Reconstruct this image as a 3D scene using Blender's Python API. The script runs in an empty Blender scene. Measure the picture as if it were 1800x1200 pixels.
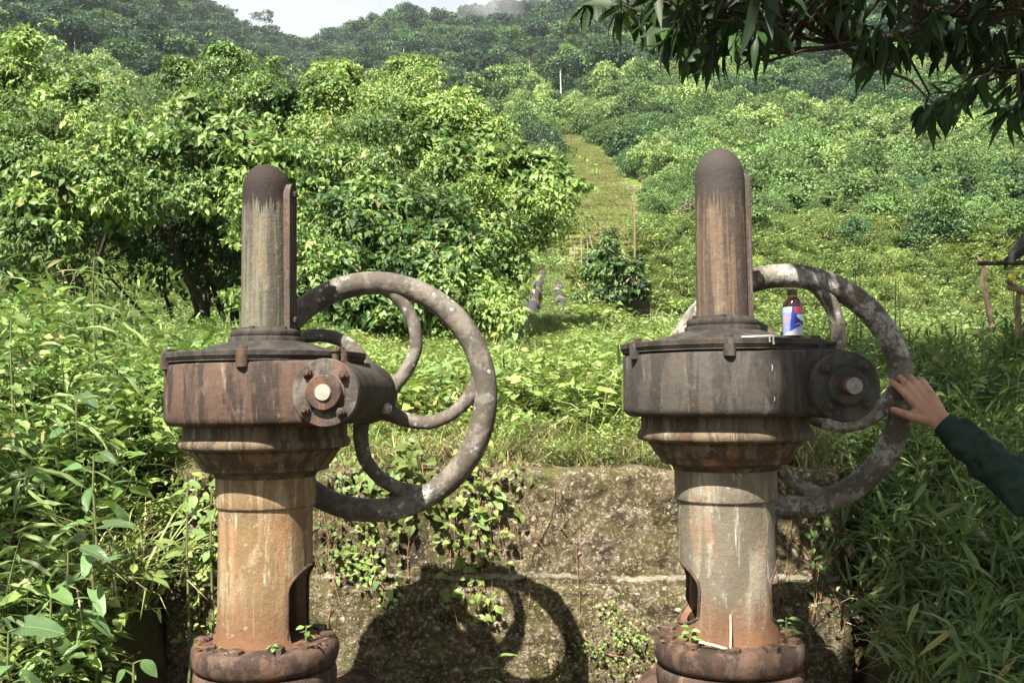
import bpy, bmesh, math, random
import numpy as np
from mathutils import Vector, Matrix, noise as mnoise

random.seed(7)
rng = np.random.default_rng(11)
scene = bpy.context.scene
C = scene.collection
R = math.radians

# ------------------------------------------------------------------ camera, sky, sun, exposure
CAM_H = 1.3355
FPX = 1750.0
PITCH = math.atan(100 / FPX)
cam_d = bpy.data.cameras.new('camera')
cam = bpy.data.objects.new('camera', cam_d)
C.objects.link(cam)
cam.location = (0, 0, CAM_H)
cam.rotation_euler = (R(90) + PITCH, 0, 0)
cam_d.sensor_width = 36
cam_d.lens = 36 * FPX / 1800
cam_d.clip_start = 0.05
cam_d.clip_end = 5000
scene.camera = cam

SUN_AZ = R(23.5)      # how far the sun stands to the left of straight behind the camera
SUN_EL = R(51)
SUN_DIR = np.array([math.sin(SUN_AZ) * math.cos(SUN_EL), math.cos(SUN_AZ) * math.cos(SUN_EL), -math.sin(SUN_EL)])

world = bpy.data.worlds.new('World')
scene.world = world
world.use_nodes = True
wn = world.node_tree
wn.nodes.clear()
w_out = wn.nodes.new('ShaderNodeOutputWorld')
w_bg = wn.nodes.new('ShaderNodeBackground')
w_bg.inputs['Strength'].default_value = 0.050
w_sky = wn.nodes.new('ShaderNodeTexSky')
w_sky.sky_type = 'NISHITA'
w_sky.sun_disc = False
w_sky.sun_elevation = SUN_EL
w_sky.sun_rotation = R(180) + SUN_AZ
w_sky.dust_density = 2.0
w_tc = wn.nodes.new('ShaderNodeTexCoord')
w_noise = wn.nodes.new('ShaderNodeTexNoise')
w_noise.inputs['Scale'].default_value = 2.2
w_noise.inputs['Detail'].default_value = 6
w_ramp = wn.nodes.new('ShaderNodeValToRGB')
w_ramp.color_ramp.elements[0].position = 0.30
w_ramp.color_ramp.elements[0].color = (0.55, 0.55, 0.55, 1)
w_ramp.color_ramp.elements[1].position = 0.60
w_ramp.color_ramp.elements[1].color = (0.97, 0.97, 0.97, 1)
w_mix = wn.nodes.new('ShaderNodeMix')
w_mix.data_type = 'RGBA'
w_mix.inputs['B'].default_value = (5.4, 5.6, 5.75, 1)     # thin bright cloud
wn.links.new(w_tc.outputs['Generated'], w_noise.inputs['Vector'])
wn.links.new(w_noise.outputs['Fac'], w_ramp.inputs['Fac'])
wn.links.new(w_ramp.outputs['Color'], w_mix.inputs['Factor'])
wn.links.new(w_sky.outputs['Color'], w_mix.inputs['A'])
wn.links.new(w_mix.outputs['Result'], w_bg.inputs['Color'])
wn.links.new(w_bg.outputs['Background'], w_out.inputs['Surface'])

sun_d = bpy.data.lights.new('sun', 'SUN')
sun_d.energy = 5.0
sun_d.angle = R(0.5)
sun_d.color = (1.0, 0.945, 0.85)
sun = bpy.data.objects.new('sun', sun_d)
C.objects.link(sun)
sun.rotation_euler = Vector(SUN_DIR).to_track_quat('-Z', 'Y').to_euler()
sun.location = (-4, -8, 12)

scene.view_settings.view_transform = 'Standard'
scene.view_settings.look = 'None'
scene.view_settings.exposure = 1.82
scene.view_settings.gamma = 1
scene.view_settings.use_curve_mapping = False
scene.render.engine = 'CYCLES'
cy = scene.cycles
cy.use_denoising = True
cy.max_bounces = 4
cy.diffuse_bounces = 2
cy.use_adaptive_sampling = True
cy.adaptive_threshold = 0.02
cy.glossy_bounces = 2
cy.transmission_bounces = 4
cy.transparent_max_bounces = 4
cy.volume_bounces = 0
cy.caustics_reflective = False
cy.caustics_refractive = False
cy.sample_clamp_indirect = 6

# ------------------------------------------------------------------ helpers
def at(px, py, Y):
    """world point at world depth Y seen at photograph pixel (px, py)"""
    dx = (px - 900) / FPX
    dz = (600 - py) / FPX
    c, s = math.cos(PITCH), math.sin(PITCH)
    d = (dx, c - dz * s, s + dz * c)
    k = Y / d[1]
    return Vector((d[0] * k, Y, CAM_H + d[2] * k))

def project(P):
    """photograph pixels of world points (N,3)"""
    P = np.asarray(P, float)
    c, s = math.cos(PITCH), math.sin(PITCH)
    z = P[..., 2] - CAM_H
    dep = P[..., 1] * c + z * s
    up = -P[..., 1] * s + z * c
    dep = np.where(np.abs(dep) < 1e-6, 1e-6, dep)
    return 900 + FPX * P[..., 0] / dep, 600 - FPX * up / dep, dep

def tag(o, label=None, cat=None, group=None, kind=None):
    if label: o['label'] = label
    if cat: o['category'] = cat
    if group: o['group'] = group
    if kind: o['kind'] = kind
    return o

def empty(name, loc=(0, 0, 0), parent=None):
    o = bpy.data.objects.new(name, None)
    C.objects.link(o)
    o.location = loc
    o.empty_display_size = 0.1
    if parent: o.parent = parent
    return o

def link(name, me, parent=None, mat=None):
    o = bpy.data.objects.new(name, me)
    C.objects.link(o)
    if mat and not me.materials: me.materials.append(mat)
    if parent: o.parent = parent
    return o

def np_mesh(name, V, F, mat=None, smooth=False, attrs=None):
    """V (N,3); F (M,k) one face size, or a list of such arrays"""
    me = bpy.data.meshes.new(name)
    Fs = F if isinstance(F, list) else [F]
    Fs = [np.asarray(f, np.int32) for f in Fs if len(f)]
    V = np.asarray(V, np.float32)
    loops = np.concatenate([f.ravel() for f in Fs])
    tot = np.concatenate([np.full(len(f), f.shape[1], np.int32) for f in Fs])
    start = np.concatenate([[0], np.cumsum(tot)[:-1]]).astype(np.int32)
    me.vertices.add(len(V))
    me.vertices.foreach_set('co', V.ravel())
    me.loops.add(len(loops))
    me.loops.foreach_set('vertex_index', loops)
    me.polygons.add(len(tot))
    me.polygons.foreach_set('loop_start', start)
    me.polygons.foreach_set('loop_total', tot)
    me.polygons.foreach_set('use_smooth', np.full(len(tot), smooth, bool))
    for k, a in (attrs or {}).items():
        at_ = me.attributes.new(k, 'FLOAT', 'POINT')
        at_.data.foreach_set('value', np.asarray(a, np.float32))
    me.update(calc_edges=True)
    if mat: me.materials.append(mat)
    return me

class MB:
    """collects simple shapes, then builds one mesh"""
    def __init__(self): self.v = []; self.f = []
    def add(self, vs, fs):
        o = len(self.v)
        self.v += [tuple(x) for x in vs]
        self.f += [tuple(i + o for i in f) for f in fs]
    def lathe(self, prof, seg=48, M=None, cap=True, wob=0.0):
        vs, fs = [], []
        n = len(prof)
        for j in range(seg):
            a = 2 * math.pi * j / seg
            for (r, z) in prof:
                rr = r
                if wob: rr = r * (1 + wob * mnoise.noise(Vector((math.cos(a) * 3, math.sin(a) * 3, z * 9))))
                vs.append(Vector((rr * math.cos(a), rr * math.sin(a), z)))
        for j in range(seg):
            k = (j + 1) % seg
            for i in range(n - 1):
                fs.append((j * n + i, k * n + i, k * n + i + 1, j * n + i + 1))
        if cap:
            if prof[0][0] > 1e-6: fs.append(tuple(j * n for j in reversed(range(seg))))
            if prof[-1][0] > 1e-6: fs.append(tuple(j * n + n - 1 for j in range(seg)))
        if M is not None: vs = [M @ v for v in vs]
        self.add(vs, fs)
    def tube(self, pts, rad, seg=10, closed=False, squash=1.0):
        pts = [Vector(p) for p in pts]
        n = len(pts)
        rad = rad if isinstance(rad, (list, tuple)) else [rad] * n
        vs, fs = [], []
        prev = None
        for i, p in enumerate(pts):
            if closed: t = pts[(i + 1) % n] - pts[i - 1]
            else: t = pts[min(i + 1, n - 1)] - pts[max(i - 1, 0)]
            t.normalize()
            if prev is None:
                u = t.orthogonal().normalized()
            else:
                u = prev - t * prev.dot(t)
                if u.length < 1e-6: u = t.orthogonal()
                u.normalize()
            prev = u
            w = t.cross(u)
            for j in range(seg):
                a = 2 * math.pi * j / seg
                vs.append(p + rad[i] * (math.cos(a) * u + squash * math.sin(a) * w))
        m = n if closed else n - 1
        for i in range(m):
            k = (i + 1) % n
            for j in range(seg):
                l = (j + 1) % seg
                fs.append((i * seg + j, i * seg + l, k * seg + l, k * seg + j))
        if not closed:
            fs.append(tuple(reversed(range(seg))))
            fs.append(tuple((n - 1) * seg + j for j in range(seg)))
        self.add(vs, fs)
    def box(self, c, s, M=None):
        x, y, z = [q / 2 for q in s]
        vs = [Vector((c[0] + a * x, c[1] + b * y, c[2] + d * z)) for a in (-1, 1) for b in (-1, 1) for d in (-1, 1)]
        if M is not None: vs = [M @ v for v in vs]
        self.add(vs, [(0, 1, 3, 2), (4, 6, 7, 5), (0, 4, 5, 1), (2, 3, 7, 6), (0, 2, 6, 4), (1, 5, 7, 3)])
    def prism(self, poly, z0, z1, inset=0.0):
        """extruded outline with a rounded lower rim of size inset"""
        n = len(poly)
        c = Vector((sum(p[0] for p in poly) / n, sum(p[1] for p in poly) / n))
        rings = [(0.0, z1)]
        if inset:
            rings = [(inset * .35, z1), (0, z1 - inset * .35)]
            for k in range(5):
                a = k / 4 * math.pi / 2
                rings.append((inset * (1 - math.cos(a)), z0 + inset * (1 - math.sin(a))))
        else:
            rings = [(0, z1), (0, z0)]
        vs, fs = [], []
        for d, z in rings:
            for p in poly:
                v = Vector(p) - c
                v = v * (1 - d / max(v.length, 1e-6)) + c
                vs.append((v.x, v.y, z))
        for i in range(len(rings) - 1):
            for j in range(n):
                k = (j + 1) % n
                fs.append((i * n + k, i * n + j, (i + 1) * n + j, (i + 1) * n + k))
        fs.append(tuple(range(n)))
        fs.append(tuple((len(rings) - 1) * n + j for j in reversed(range(n))))
        self.add(vs, fs)
    def mesh(self, name, mat=None, smooth=True, angle=40):
        me = bpy.data.meshes.new(name)
        me.from_pydata([tuple(v) for v in self.v], [], self.f)
        if smooth:
            me.polygons.foreach_set('use_smooth', [True] * len(me.polygons))
            try: me.set_sharp_from_angle(angle=R(angle))
            except Exception: pass
        me.update()
        if mat: me.materials.append(mat)
        return me
    def build(self, name, mat, parent=None, smooth=True, angle=40):
        return link(name, self.mesh(name, mat, smooth, angle), parent)

# ------------------------------------------------------------------ materials
class NT:
    def __init__(self, name):
        self.m = bpy.data.materials.new(name)
        self.m.use_nodes = True
        self.t = self.m.node_tree
        self.t.nodes.clear()
        self.out = self.n('ShaderNodeOutputMaterial')
        self.co = self.n('ShaderNodeTexCoord').outputs['Object']
    def n(self, k, **kw):
        nd = self.t.nodes.new(k)
        for a, v in kw.items(): setattr(nd, a, v)
        return nd
    def l(self, a, b): self.t.links.new(a, b)
    def put(self, sock, v):
        if isinstance(v, bpy.types.NodeSocket): self.l(v, sock)
        elif isinstance(v, (tuple, list)) and len(v) == 3 and sock.type == 'RGBA': sock.default_value = (*v, 1)
        else: sock.default_value = v
    def noise(self, scale, detail=5, rough=0.6, stretch=None, off=(0, 0, 0), dist=0.0):
        co = self.co
        if stretch or off != (0, 0, 0):
            mp = self.n('ShaderNodeMapping')
            mp.inputs['Scale'].default_value = stretch or (1, 1, 1)
            mp.inputs['Location'].default_value = off
            self.l(self.co, mp.inputs['Vector']); co = mp.outputs['Vector']
        nd = self.n('ShaderNodeTexNoise')
        nd.inputs['Scale'].default_value = scale
        nd.inputs['Detail'].default_value = detail
        nd.inputs['Roughness'].default_value = rough
        nd.inputs['Distortion'].default_value = dist
        self.l(co, nd.inputs['Vector'])
        return nd.outputs['Fac']
    def voro(self, scale, feature='F1', off=(0, 0, 0)):
        mp = self.n('ShaderNodeMapping'); mp.inputs['Location'].default_value = off
        self.l(self.co, mp.inputs['Vector'])
        nd = self.n('ShaderNodeTexVoronoi', feature=feature)
        nd.inputs['Scale'].default_value = scale
        self.l(mp.outputs['Vector'], nd.inputs['Vector'])
        return nd
    def step(self, v, a, b):
        nd = self.n('ShaderNodeMapRange', interpolation_type='SMOOTHSTEP')
        self.put(nd.inputs['Value'], v)
        nd.inputs['From Min'].default_value = a
        nd.inputs['From Max'].default_value = b
        return nd.outputs['Result']
    def math(self, op, a, b=0.0):
        nd = self.n('ShaderNodeMath', operation=op)
        self.put(nd.inputs[0], a); self.put(nd.inputs[1], b)
        return nd.outputs[0]
    def mix(self, f, a, b):
        nd = self.n('ShaderNodeMix', data_type='RGBA')
        self.put(nd.inputs['Factor'], f); self.put(nd.inputs['A'], a); self.put(nd.inputs['B'], b)
        return nd.outputs['Result']
    def ramp(self, v, stops):
        nd = self.n('ShaderNodeValToRGB')
        e = nd.color_ramp.elements
        while len(e) < len(stops): e.new(0.5)
        for q, (p, c) in zip(e, stops): q.position = p; q.color = (*c, 1)
        self.put(nd.inputs['Fac'], v)
        return nd.outputs['Color']
    def axis(self, k):
        nd = self.n('ShaderNodeSeparateXYZ'); self.l(self.co, nd.inputs[0])
        return nd.outputs[k]
    def bump(self, h, strength=0.4, dist=0.01):
        nd = self.n('ShaderNodeBump')
        nd.inputs['Strength'].default_value = strength
        nd.inputs['Distance'].default_value = dist
        self.l(h, nd.inputs['Height'])
        return nd.outputs['Normal']
    def done(self, col, rough=0.8, normal=None, spec=0.3, metal=0.0, **kw):
        p = self.n('ShaderNodeBsdfPrincipled')
        self.put(p.inputs['Base Color'], col)
        self.put(p.inputs['Roughness'], rough)
        p.inputs['Specular IOR Level'].default_value = spec
        self.put(p.inputs['Metallic'], metal)
        for k, v in kw.items(): self.put(p.inputs[k], v)
        if normal is not None: self.l(normal, p.inputs['Normal'])
        self.l(p.outputs[0], self.out.inputs['Surface'])
        return self.m

def leaf_mat(name, cols, trans=(0.14, 0.24, 0.03), tmix=0.32, rough=0.5, spec=0.32, odd=None, veins=False, patch=False):
    """one leaf colour per leaf (and per plant)"""
    t = NT(name)
    g = t.n('ShaderNodeNewGeometry')
    oi = t.n('ShaderNodeObjectInfo')
    r = t.math('FRACT', t.math('ADD', g.outputs['Random Per Island'], t.math('MULTIPLY', oi.outputs['Random'], 0.37)))
    k = len(cols)
    stops = [(i / (k - 1), c) for i, c in enumerate(cols)]
    if odd:
        stops = [(p * .955, c) for p, c in stops] + [(0.97, odd)]
    col = t.ramp(r, stops)
    hv = t.n('ShaderNodeHueSaturation')
    t.l(col, hv.inputs['Color'])
    rnd = t.math('ADD', 0.58, t.math('MULTIPLY', oi.outputs['Random'], 0.75))
    if patch:      # patches of different creepers within one mass
        pn = t.noise(1.1, 1, .6, None, (2, 5, 1))
        rnd = t.math('ADD', 0.52, t.math('MULTIPLY', t.step(pn, .36, .64), .80))
        t.put(hv.inputs['Hue'], t.math('ADD', .497, t.math('MULTIPLY', t.step(pn, .60, .42), .022)))
    t.put(hv.inputs['Value'], rnd)
    col = hv.outputs['Color']
    if veins:      # leaf-shaped local axes: x along the midrib, y across
        x_ = t.axis(0); y_ = t.math('ABSOLUTE', t.axis(1))
        rib = t.math('SUBTRACT', 1.0, t.step(y_, .012, .035))
        w_ = t.math('SINE', t.math('MULTIPLY', t.math('SUBTRACT', x_, t.math('MULTIPLY', y_, .55)), 58))
        vein = t.math('MAXIMUM', rib, t.math('MULTIPLY', t.step(w_, .75, .98), .5))
        col = t.mix(t.math('MULTIPLY', vein, .45), col, (.24, .30, .10))
        blot = t.noise(5, 6, .7)
        col = t.mix(t.math('MULTIPLY', t.step(blot, .55, .72), .45), col, (.05, .085, .022))
        col = t.mix(t.step(t.noise(9, 5, .75, None, (3, 3, 3)), .68, .72), col, (.16, .11, .045))
    p = t.n('ShaderNodeBsdfPrincipled')
    t.l(col, p.inputs['Base Color'])
    p.inputs['Roughness'].default_value = rough
    p.inputs['Specular IOR Level'].default_value = spec
    tr = t.n('ShaderNodeBsdfTranslucent')
    t.put(tr.inputs['Color'], t.mix(0.5, col, trans))
    ms = t.n('ShaderNodeMixShader')
    ms.inputs[0].default_value = tmix
    if veins: t.l(t.bump(t.math('SUBTRACT', 1.0, vein), .5, .01), p.inputs['Normal'])
    t.l(p.outputs[0], ms.inputs[1]); t.l(tr.outputs[0], ms.inputs[2])
    t.l(ms.outputs[0], t.out.inputs['Surface'])
    return t.m

def rust_mat(name, dark, mid, pale, rust, seed=0, stretch=(9, 9, 0.9), pale_amt=0.5, rust_amt=0.5,
             dark_amt=0.5, lichen=0.0, top=None, low=None, rough=0.75, lichen_col=(0.42, 0.42, 0.38), fine=1.0):
    t = NT(name)
    o = (seed * 3.1, seed * 1.7, seed * 2.3)
    big = t.noise(4.5, 6, .65, None, o)
    st = t.noise(3.2, 7, .62, stretch, o, .4)
    st2 = t.noise(5.0, 6, .7, stretch, (o[0] + 7, o[1], o[2]), .2)
    sp = t.noise(70, 6, .75, None, o)
    blot = t.noise(13, 7, .7, None, (o[0] + 4, o[1] + 2, o[2]))
    col = t.mix(t.step(st, .60 - .3 * dark_amt, .72 - .3 * dark_amt), dark, mid)
    col = t.mix(t.math('MULTIPLY', t.step(st2, .72 - .3 * pale_amt, .86 - .3 * pale_amt), t.step(blot, .25, .5)), col, pale)
    rm = t.math('MULTIPLY', t.step(t.math('ADD', t.math('MULTIPLY', st, .55), t.math('MULTIPLY', big, .5)), .66 - .24 * rust_amt, .80 - .24 * rust_amt), .85)
    col = t.mix(rm, col, rust)
    mot = t.noise(26, 6, .7, (1, 1, .55), (o[0] + 2, o[1] + 6, o[2]))
    col = t.mix(t.math('MULTIPLY', t.step(mot, .56, .68), .35), col, pale)
    col = t.mix(t.math('MULTIPLY', t.step(t.noise(19, 7, .72, (1, 1, .45), (o[0] + 8, o[1], o[2] + 3)), .55, .66), .6), col, tuple(.5 * (a_ + b_) for a_, b_ in zip(dark, rust)))
    if low:      # rust creeping up from the base
        z = t.axis(2)
        g = t.math('SUBTRACT', 1.0, t.step(z, low[0], low[1]))
        g = t.math('MULTIPLY', g, t.step(t.math('ADD', st, t.math('MULTIPLY', g, .35)), .35, .62))
        col = t.mix(g, col, low[2])
    col = t.mix(t.math('MULTIPLY', t.step(sp, .52, .72), .55 * fine), col, tuple(c * .35 for c in dark))
    col = t.mix(t.math('MULTIPLY', t.step(t.noise(42, 5, .7, None, (o[0], o[1] + 9, o[2])), .60, .72), .5 * fine), col, tuple(min(1, c * 1.7 + .01) for c in mid))
    if top:      # black algae crust running down from the top
        z = t.axis(2)
        g = t.math('ADD', t.step(z, top[0], top[1]), t.math('MULTIPLY', t.math('SUBTRACT', st2, .5), 1.9))
        col = t.mix(t.step(g, .34, .50), col, top[2])
    if lichen:
        v = t.noise(9, 8, .72, None, (o[0] + 11, o[1], o[2] + 5))
        lm = t.step(v, .655 - .2 * lichen, .715 - .2 * lichen)
        lm2 = t.math('MULTIPLY', t.math('MULTIPLY', lm, t.step(t.noise(60, 4, .7), .36, .56)), .85)
        col = t.mix(lm2, col, t.mix(t.step(blot, .4, .6), tuple(.62 * c for c in lichen_col), lichen_col))
        dots = t.voro(34, 'F1', (o[0], 3, 1))
        dm = t.math('MULTIPLY', t.math('SUBTRACT', 1.0, t.step(dots.outputs['Distance'], .16, .26)), t.step(t.noise(7, 4, .6, None, (o[0] + 3, 1, 1)), .50, .58))
        col = t.mix(t.math('MULTIPLY', dm, .8), col, lichen_col)
    h = t.math('ADD', t.math('MULTIPLY', sp, .6), t.math('ADD', blot, t.math('MULTIPLY', big, .6)))
    return t.done(col, t.math('ADD', rough - .12, t.math('MULTIPLY', sp, .25)), t.bump(h, .7, .007), .2)

def plain(name, col, rough=0.7, spec=0.3, scale=20, amt=0.3, bumps=0.2, **kw):
    t = NT(name)
    n1 = t.noise(scale, 5, .65)
    c = t.mix(t.step(n1, .3, .7), tuple(x * (1 - amt) for x in col), tuple(min(1, x * (1 + amt)) for x in col))
    return t.done(c, rough, t.bump(n1, bumps, .004), spec, **kw)

# ------------------------------------------------------------------ leaf shapes: (along, across, lift)
TEMPL = {
    'diamond': ([(0, 0, 0), (.42, -.5, .08), (.42, .5, .08), (1, 0, -.06)], [(0, 3, 1), (0, 2, 3)]),
    'oval': ([(0, 0, 0), (.40, -.5, .09), (.40, .5, .09), (.46, 0, 0), (1, 0, -.14)],
             [(0, 3, 1), (0, 2, 3), (1, 3, 4), (3, 2, 4)]),
    'ovate': ([(0, 0, 0), (.28, -.48, .07), (.30, 0, 0), (.28, .48, .07), (.66, -.36, .03), (.66, 0, -.06), (.66, .36, .03), (1, 0, -.2)],
              [(0, 2, 1), (0, 3, 2), (1, 2, 5), (1, 5, 4), (2, 3, 6), (2, 6, 5), (4, 5, 7), (5, 6, 7)]),
    'heart': ([(0.06, 0, 0), (-.14, -.28, .03), (-.14, .28, .03), (.22, -.52, .09), (.22, .52, .09), (.34, 0, 0), (.64, -.30, .03), (.64, .30, .03), (1.0, 0, -.16)],
              [(0, 3, 1), (0, 2, 4), (0, 5, 3), (0, 4, 5), (3, 5, 6), (5, 4, 7), (6, 5, 8), (5, 7, 8)]),
    'lance': ([(0, 0, 0), (.22, -.42, .02), (.24, 0, 0), (.22, .42, .02), (.60, -.40, -.06), (.60, 0, -.09), (.60, .40, -.06), (1, 0, -.28)],
              [(0, 2, 1), (0, 3, 2), (1, 2, 5), (1, 5, 4), (2, 3, 6), (2, 6, 5), (4, 5, 7), (5, 6, 7)]),
    'blade': ([(0, -.5, 0), (0, .5, 0), (.35, -.5, .04), (.35, .5, .04), (.7, -.35, -.06), (.7, .35, -.06), (1, 0, -.3)],
              [(0, 1, 3), (0, 3, 2), (2, 3, 5), (2, 5, 4), (4, 5, 6)]),
}

def unit(a):
    return a / np.maximum(np.linalg.norm(a, axis=-1, keepdims=True), 1e-9)

def leaves(P, D, Nn, L, W, shape, curl=1.0):
    """vertex and triangle arrays of many leaves"""
    tv, tf = TEMPL[shape]
    tv = np.array(tv, float); tf = np.array(tf, np.int32)
    P = np.asarray(P, float); D = unit(np.asarray(D, float)); Nn = np.asarray(Nn, float)
    T = unit(np.cross(Nn, D))
    N = np.cross(D, T)
    n = len(P)
    L = np.broadcast_to(L, (n,)); W = np.broadcast_to(W, (n,))
    cv = np.broadcast_to(curl, (n,))
    V = (P[:, None, :] + (L[:, None] * tv[None, :, 0])[..., None] * D[:, None, :]
         + (W[:, None] * tv[None, :, 1])[..., None] * T[:, None, :]
         + (L[:, None] * cv[:, None] * tv[None, :, 2])[..., None] * N[:, None, :])
    F = tf[None] + (np.arange(n) * len(tv))[:, None, None]
    return V.reshape(-1, 3), F.reshape(-1, 3)

def join(parts):
    Vs, Fs, o = [], [], 0
    for V, F in parts:
        Vs.append(V); Fs.append(np.asarray(F) + o); o += len(V)
    return np.concatenate(Vs), np.concatenate(Fs)

def rdir(n):
    return unit(rng.normal(size=(n, 3)))

def jit(n, s):
    return rng.normal(size=(n, 3)) * s

# ------------------------------------------------------------------ leaf and ground materials
M = {}
M['vine'] = leaf_mat('vine_leaf', [(0.043, 0.087, 0.021), (0.104, 0.179, 0.040), (0.159, 0.247, 0.061), (0.230, 0.327, 0.109)], odd=(0.284, 0.315, 0.132), trans=(0.241, 0.350, 0.068), patch=True)
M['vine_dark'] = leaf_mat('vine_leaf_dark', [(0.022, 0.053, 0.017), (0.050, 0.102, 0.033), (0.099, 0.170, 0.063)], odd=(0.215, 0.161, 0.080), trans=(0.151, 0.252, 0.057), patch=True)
M['vine_lime'] = leaf_mat('vine_leaf_lime', [(0.131, 0.199, 0.044), (0.190, 0.277, 0.067), (0.268, 0.365, 0.119)], odd=(0.376, 0.358, 0.133), trans=(0.276, 0.389, 0.072), patch=True)
M['vine_dry'] = leaf_mat('vine_leaf_dry', [(0.097, 0.066, 0.043), (0.185, 0.131, 0.086), (0.295, 0.241, 0.160), (0.159, 0.159, 0.069)], trans=(0.195, 0.141, 0.069), tmix=.15, rough=.8, spec=.15)
M['herb'] = leaf_mat('herb_leaf', [(0.128, 0.189, 0.042), (0.200, 0.267, 0.066), (0.282, 0.355, 0.112)], odd=(0.375, 0.348, 0.114), trans=(0.292, 0.369, 0.071))
M['herb_dark'] = leaf_mat('herb_leaf_dark', [(0.029, 0.062, 0.020), (0.061, 0.111, 0.035), (0.108, 0.169, 0.055)])
M['grass'] = leaf_mat('grass_blade', [(0.157, 0.200, 0.052), (0.234, 0.278, 0.083), (0.321, 0.357, 0.147)], odd=(0.443, 0.380, 0.218), tmix=.3, trans=(0.289, 0.332, 0.088))
M['bamboo'] = leaf_mat('bamboo_grass_leaf', [(0.055, 0.106, 0.029), (0.112, 0.179, 0.051), (0.205, 0.272, 0.092)], odd=(0.334, 0.280, 0.118), tmix=.3, rough=.45, spec=.35, trans=(0.212, 0.311, 0.063))
M['straw'] = leaf_mat('straw', [(.22, .16, .09), (.36, .28, .17), (.48, .40, .26)], trans=(.25, .2, .1), tmix=.12, rough=.8, spec=.15)
M['meadow'] = leaf_mat('meadow_leaf', [(0.146, 0.219, 0.059), (0.200, 0.286, 0.086), (0.262, 0.354, 0.147)], odd=(.36, .34, .12), trans=(0.248, 0.349, 0.069))
M['yellow_grass'] = leaf_mat('yellow_grass', [(.19, .25, .08), (.26, .31, .11), (.36, .37, .17)], trans=(.34, .34, .1), tmix=.25)
M['far_bright'] = leaf_mat('far_leaf_bright', [(0.078, 0.146, 0.039), (0.124, 0.209, 0.059), (0.173, 0.271, 0.096)], tmix=.25, odd=(0.214, 0.252, 0.122), trans=(0.165, 0.271, 0.052))
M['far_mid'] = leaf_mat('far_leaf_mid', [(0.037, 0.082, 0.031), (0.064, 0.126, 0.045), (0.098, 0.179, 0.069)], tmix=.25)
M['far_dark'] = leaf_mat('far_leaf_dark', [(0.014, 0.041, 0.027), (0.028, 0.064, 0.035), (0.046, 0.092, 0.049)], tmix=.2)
M['far_dry'] = leaf_mat('far_leaf_dry', [(.13, .11, .065), (.19, .155, .095), (.15, .16, .06)], trans=(.15, .13, .06), tmix=.15)
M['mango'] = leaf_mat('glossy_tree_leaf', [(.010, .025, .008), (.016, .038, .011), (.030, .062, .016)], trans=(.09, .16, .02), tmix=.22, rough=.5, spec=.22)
M['broad'] = leaf_mat('broad_leaf', [(0.044, 0.097, 0.042), (0.071, 0.141, 0.059), (0.102, 0.184, 0.086)], tmix=.3, rough=.42, spec=.4)
VEINED = {
    'broad_leaf': leaf_mat('broad_leaf_veined', [(0.044, 0.097, 0.035), (0.071, 0.141, 0.049), (0.110, 0.194, 0.073)], tmix=.3, rough=.45, spec=.35, veins=True),
    'herb_leaf': leaf_mat('herb_leaf_veined', [(0.098, 0.174, 0.042), (0.150, 0.243, 0.063), (0.212, 0.320, 0.104)], tmix=.32, veins=True),
    'vine_leaf_lime': leaf_mat('vine_lime_veined', [(0.102, 0.199, 0.042), (0.146, 0.271, 0.063), (0.205, 0.349, 0.122)], tmix=.32, veins=True),
    'herb_leaf_dark': leaf_mat('herb_dark_veined', [(0.022, 0.058, 0.028), (0.047, 0.102, 0.042), (0.071, 0.136, 0.059)], veins=True),
}
M['bark'] = plain('bark', (.055, .042, .032), .9, .2, 25, .5, .6)
M['pale_bark'] = plain('pale_bark', (.46, .43, .37), .9, .2, 6, .25, .3)
M['stem'] = plain('green_stem', (.10, .12, .04), .7, .3, 30, .3, .2)
M['wood'] = plain('weathered_wood', (.17, .125, .085), .9, .2, 22, .4, .5)
M['red_stem'] = plain('dry_stem', (.20, .11, .06), .8, .2, 30, .4, .2)

def ground_mat():
    t = NT('earth_and_grass')
    a = t.n('ShaderNodeAttribute', attribute_name='clear').outputs['Fac']
    g = t.n('ShaderNodeAttribute', attribute_name='green').outputs['Fac']
    n1 = t.noise(1.3, 8, .7); n2 = t.noise(14, 6, .7); n3 = t.noise(.35, 6, .65)
    soil = t.mix(t.step(n2, .35, .65), (.045, .030, .018), (.11, .075, .045))
    soil = t.mix(t.step(n1, .45, .6), soil, (.05, .06, .02))
    gr = t.mix(t.step(n1, .35, .65), (.055, .085, .018), (.12, .155, .035))
    col = t.mix(g, soil, gr)
    dry = t.mix(t.step(n3, .35, .62), (.15, .21, .06), (.25, .27, .11))
    dry = t.mix(t.step(n1, .42, .7), dry, (.23, .28, .07))
    col = t.mix(a, col, dry)
    return t.done(col, .95, t.bump(t.math('ADD', n1, n2), .6, .06), .1)
M['ground'] = ground_mat()

# ------------------------------------------------------------------ terrain
RIDGE = 420.0
WALL_Y = 3.89
_yp = np.array([-40, 3.9, 4.2, 6, 8, 12, 20, 30, 40])
_zp = np.array([1.0, 1.02, 1.05, 1.24, 1.50, 2.05, 3.28, 5.1, 7.5])
_yl = np.array([-40, 1.8, 2.6, 3.2, 3.6, 4.2, 5, 6, 8, 12])
_zl = np.array([0, .0, .05, .35, .65, .98, 1.15, 1.32, 1.58, 2.1])
_yr = np.array([-40, 1.2, 2.2, 3, 4, 5, 6, 8, 12])
_zr = np.array([0, 0, .05, .30, .60, .86, 1.1, 1.5, 2.05])
_sx = np.array([-600, 0, 150, 300, 400, 500, 550, 620, 700, 800, 900, 1000, 1100, 1250, 1500, 1800, 2400])
_sy = np.array([-150, -105, -70, 5, 66, 108, 112, 86, 52, 54, 38, 8, -14, -40, -60, -75, -90])

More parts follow.
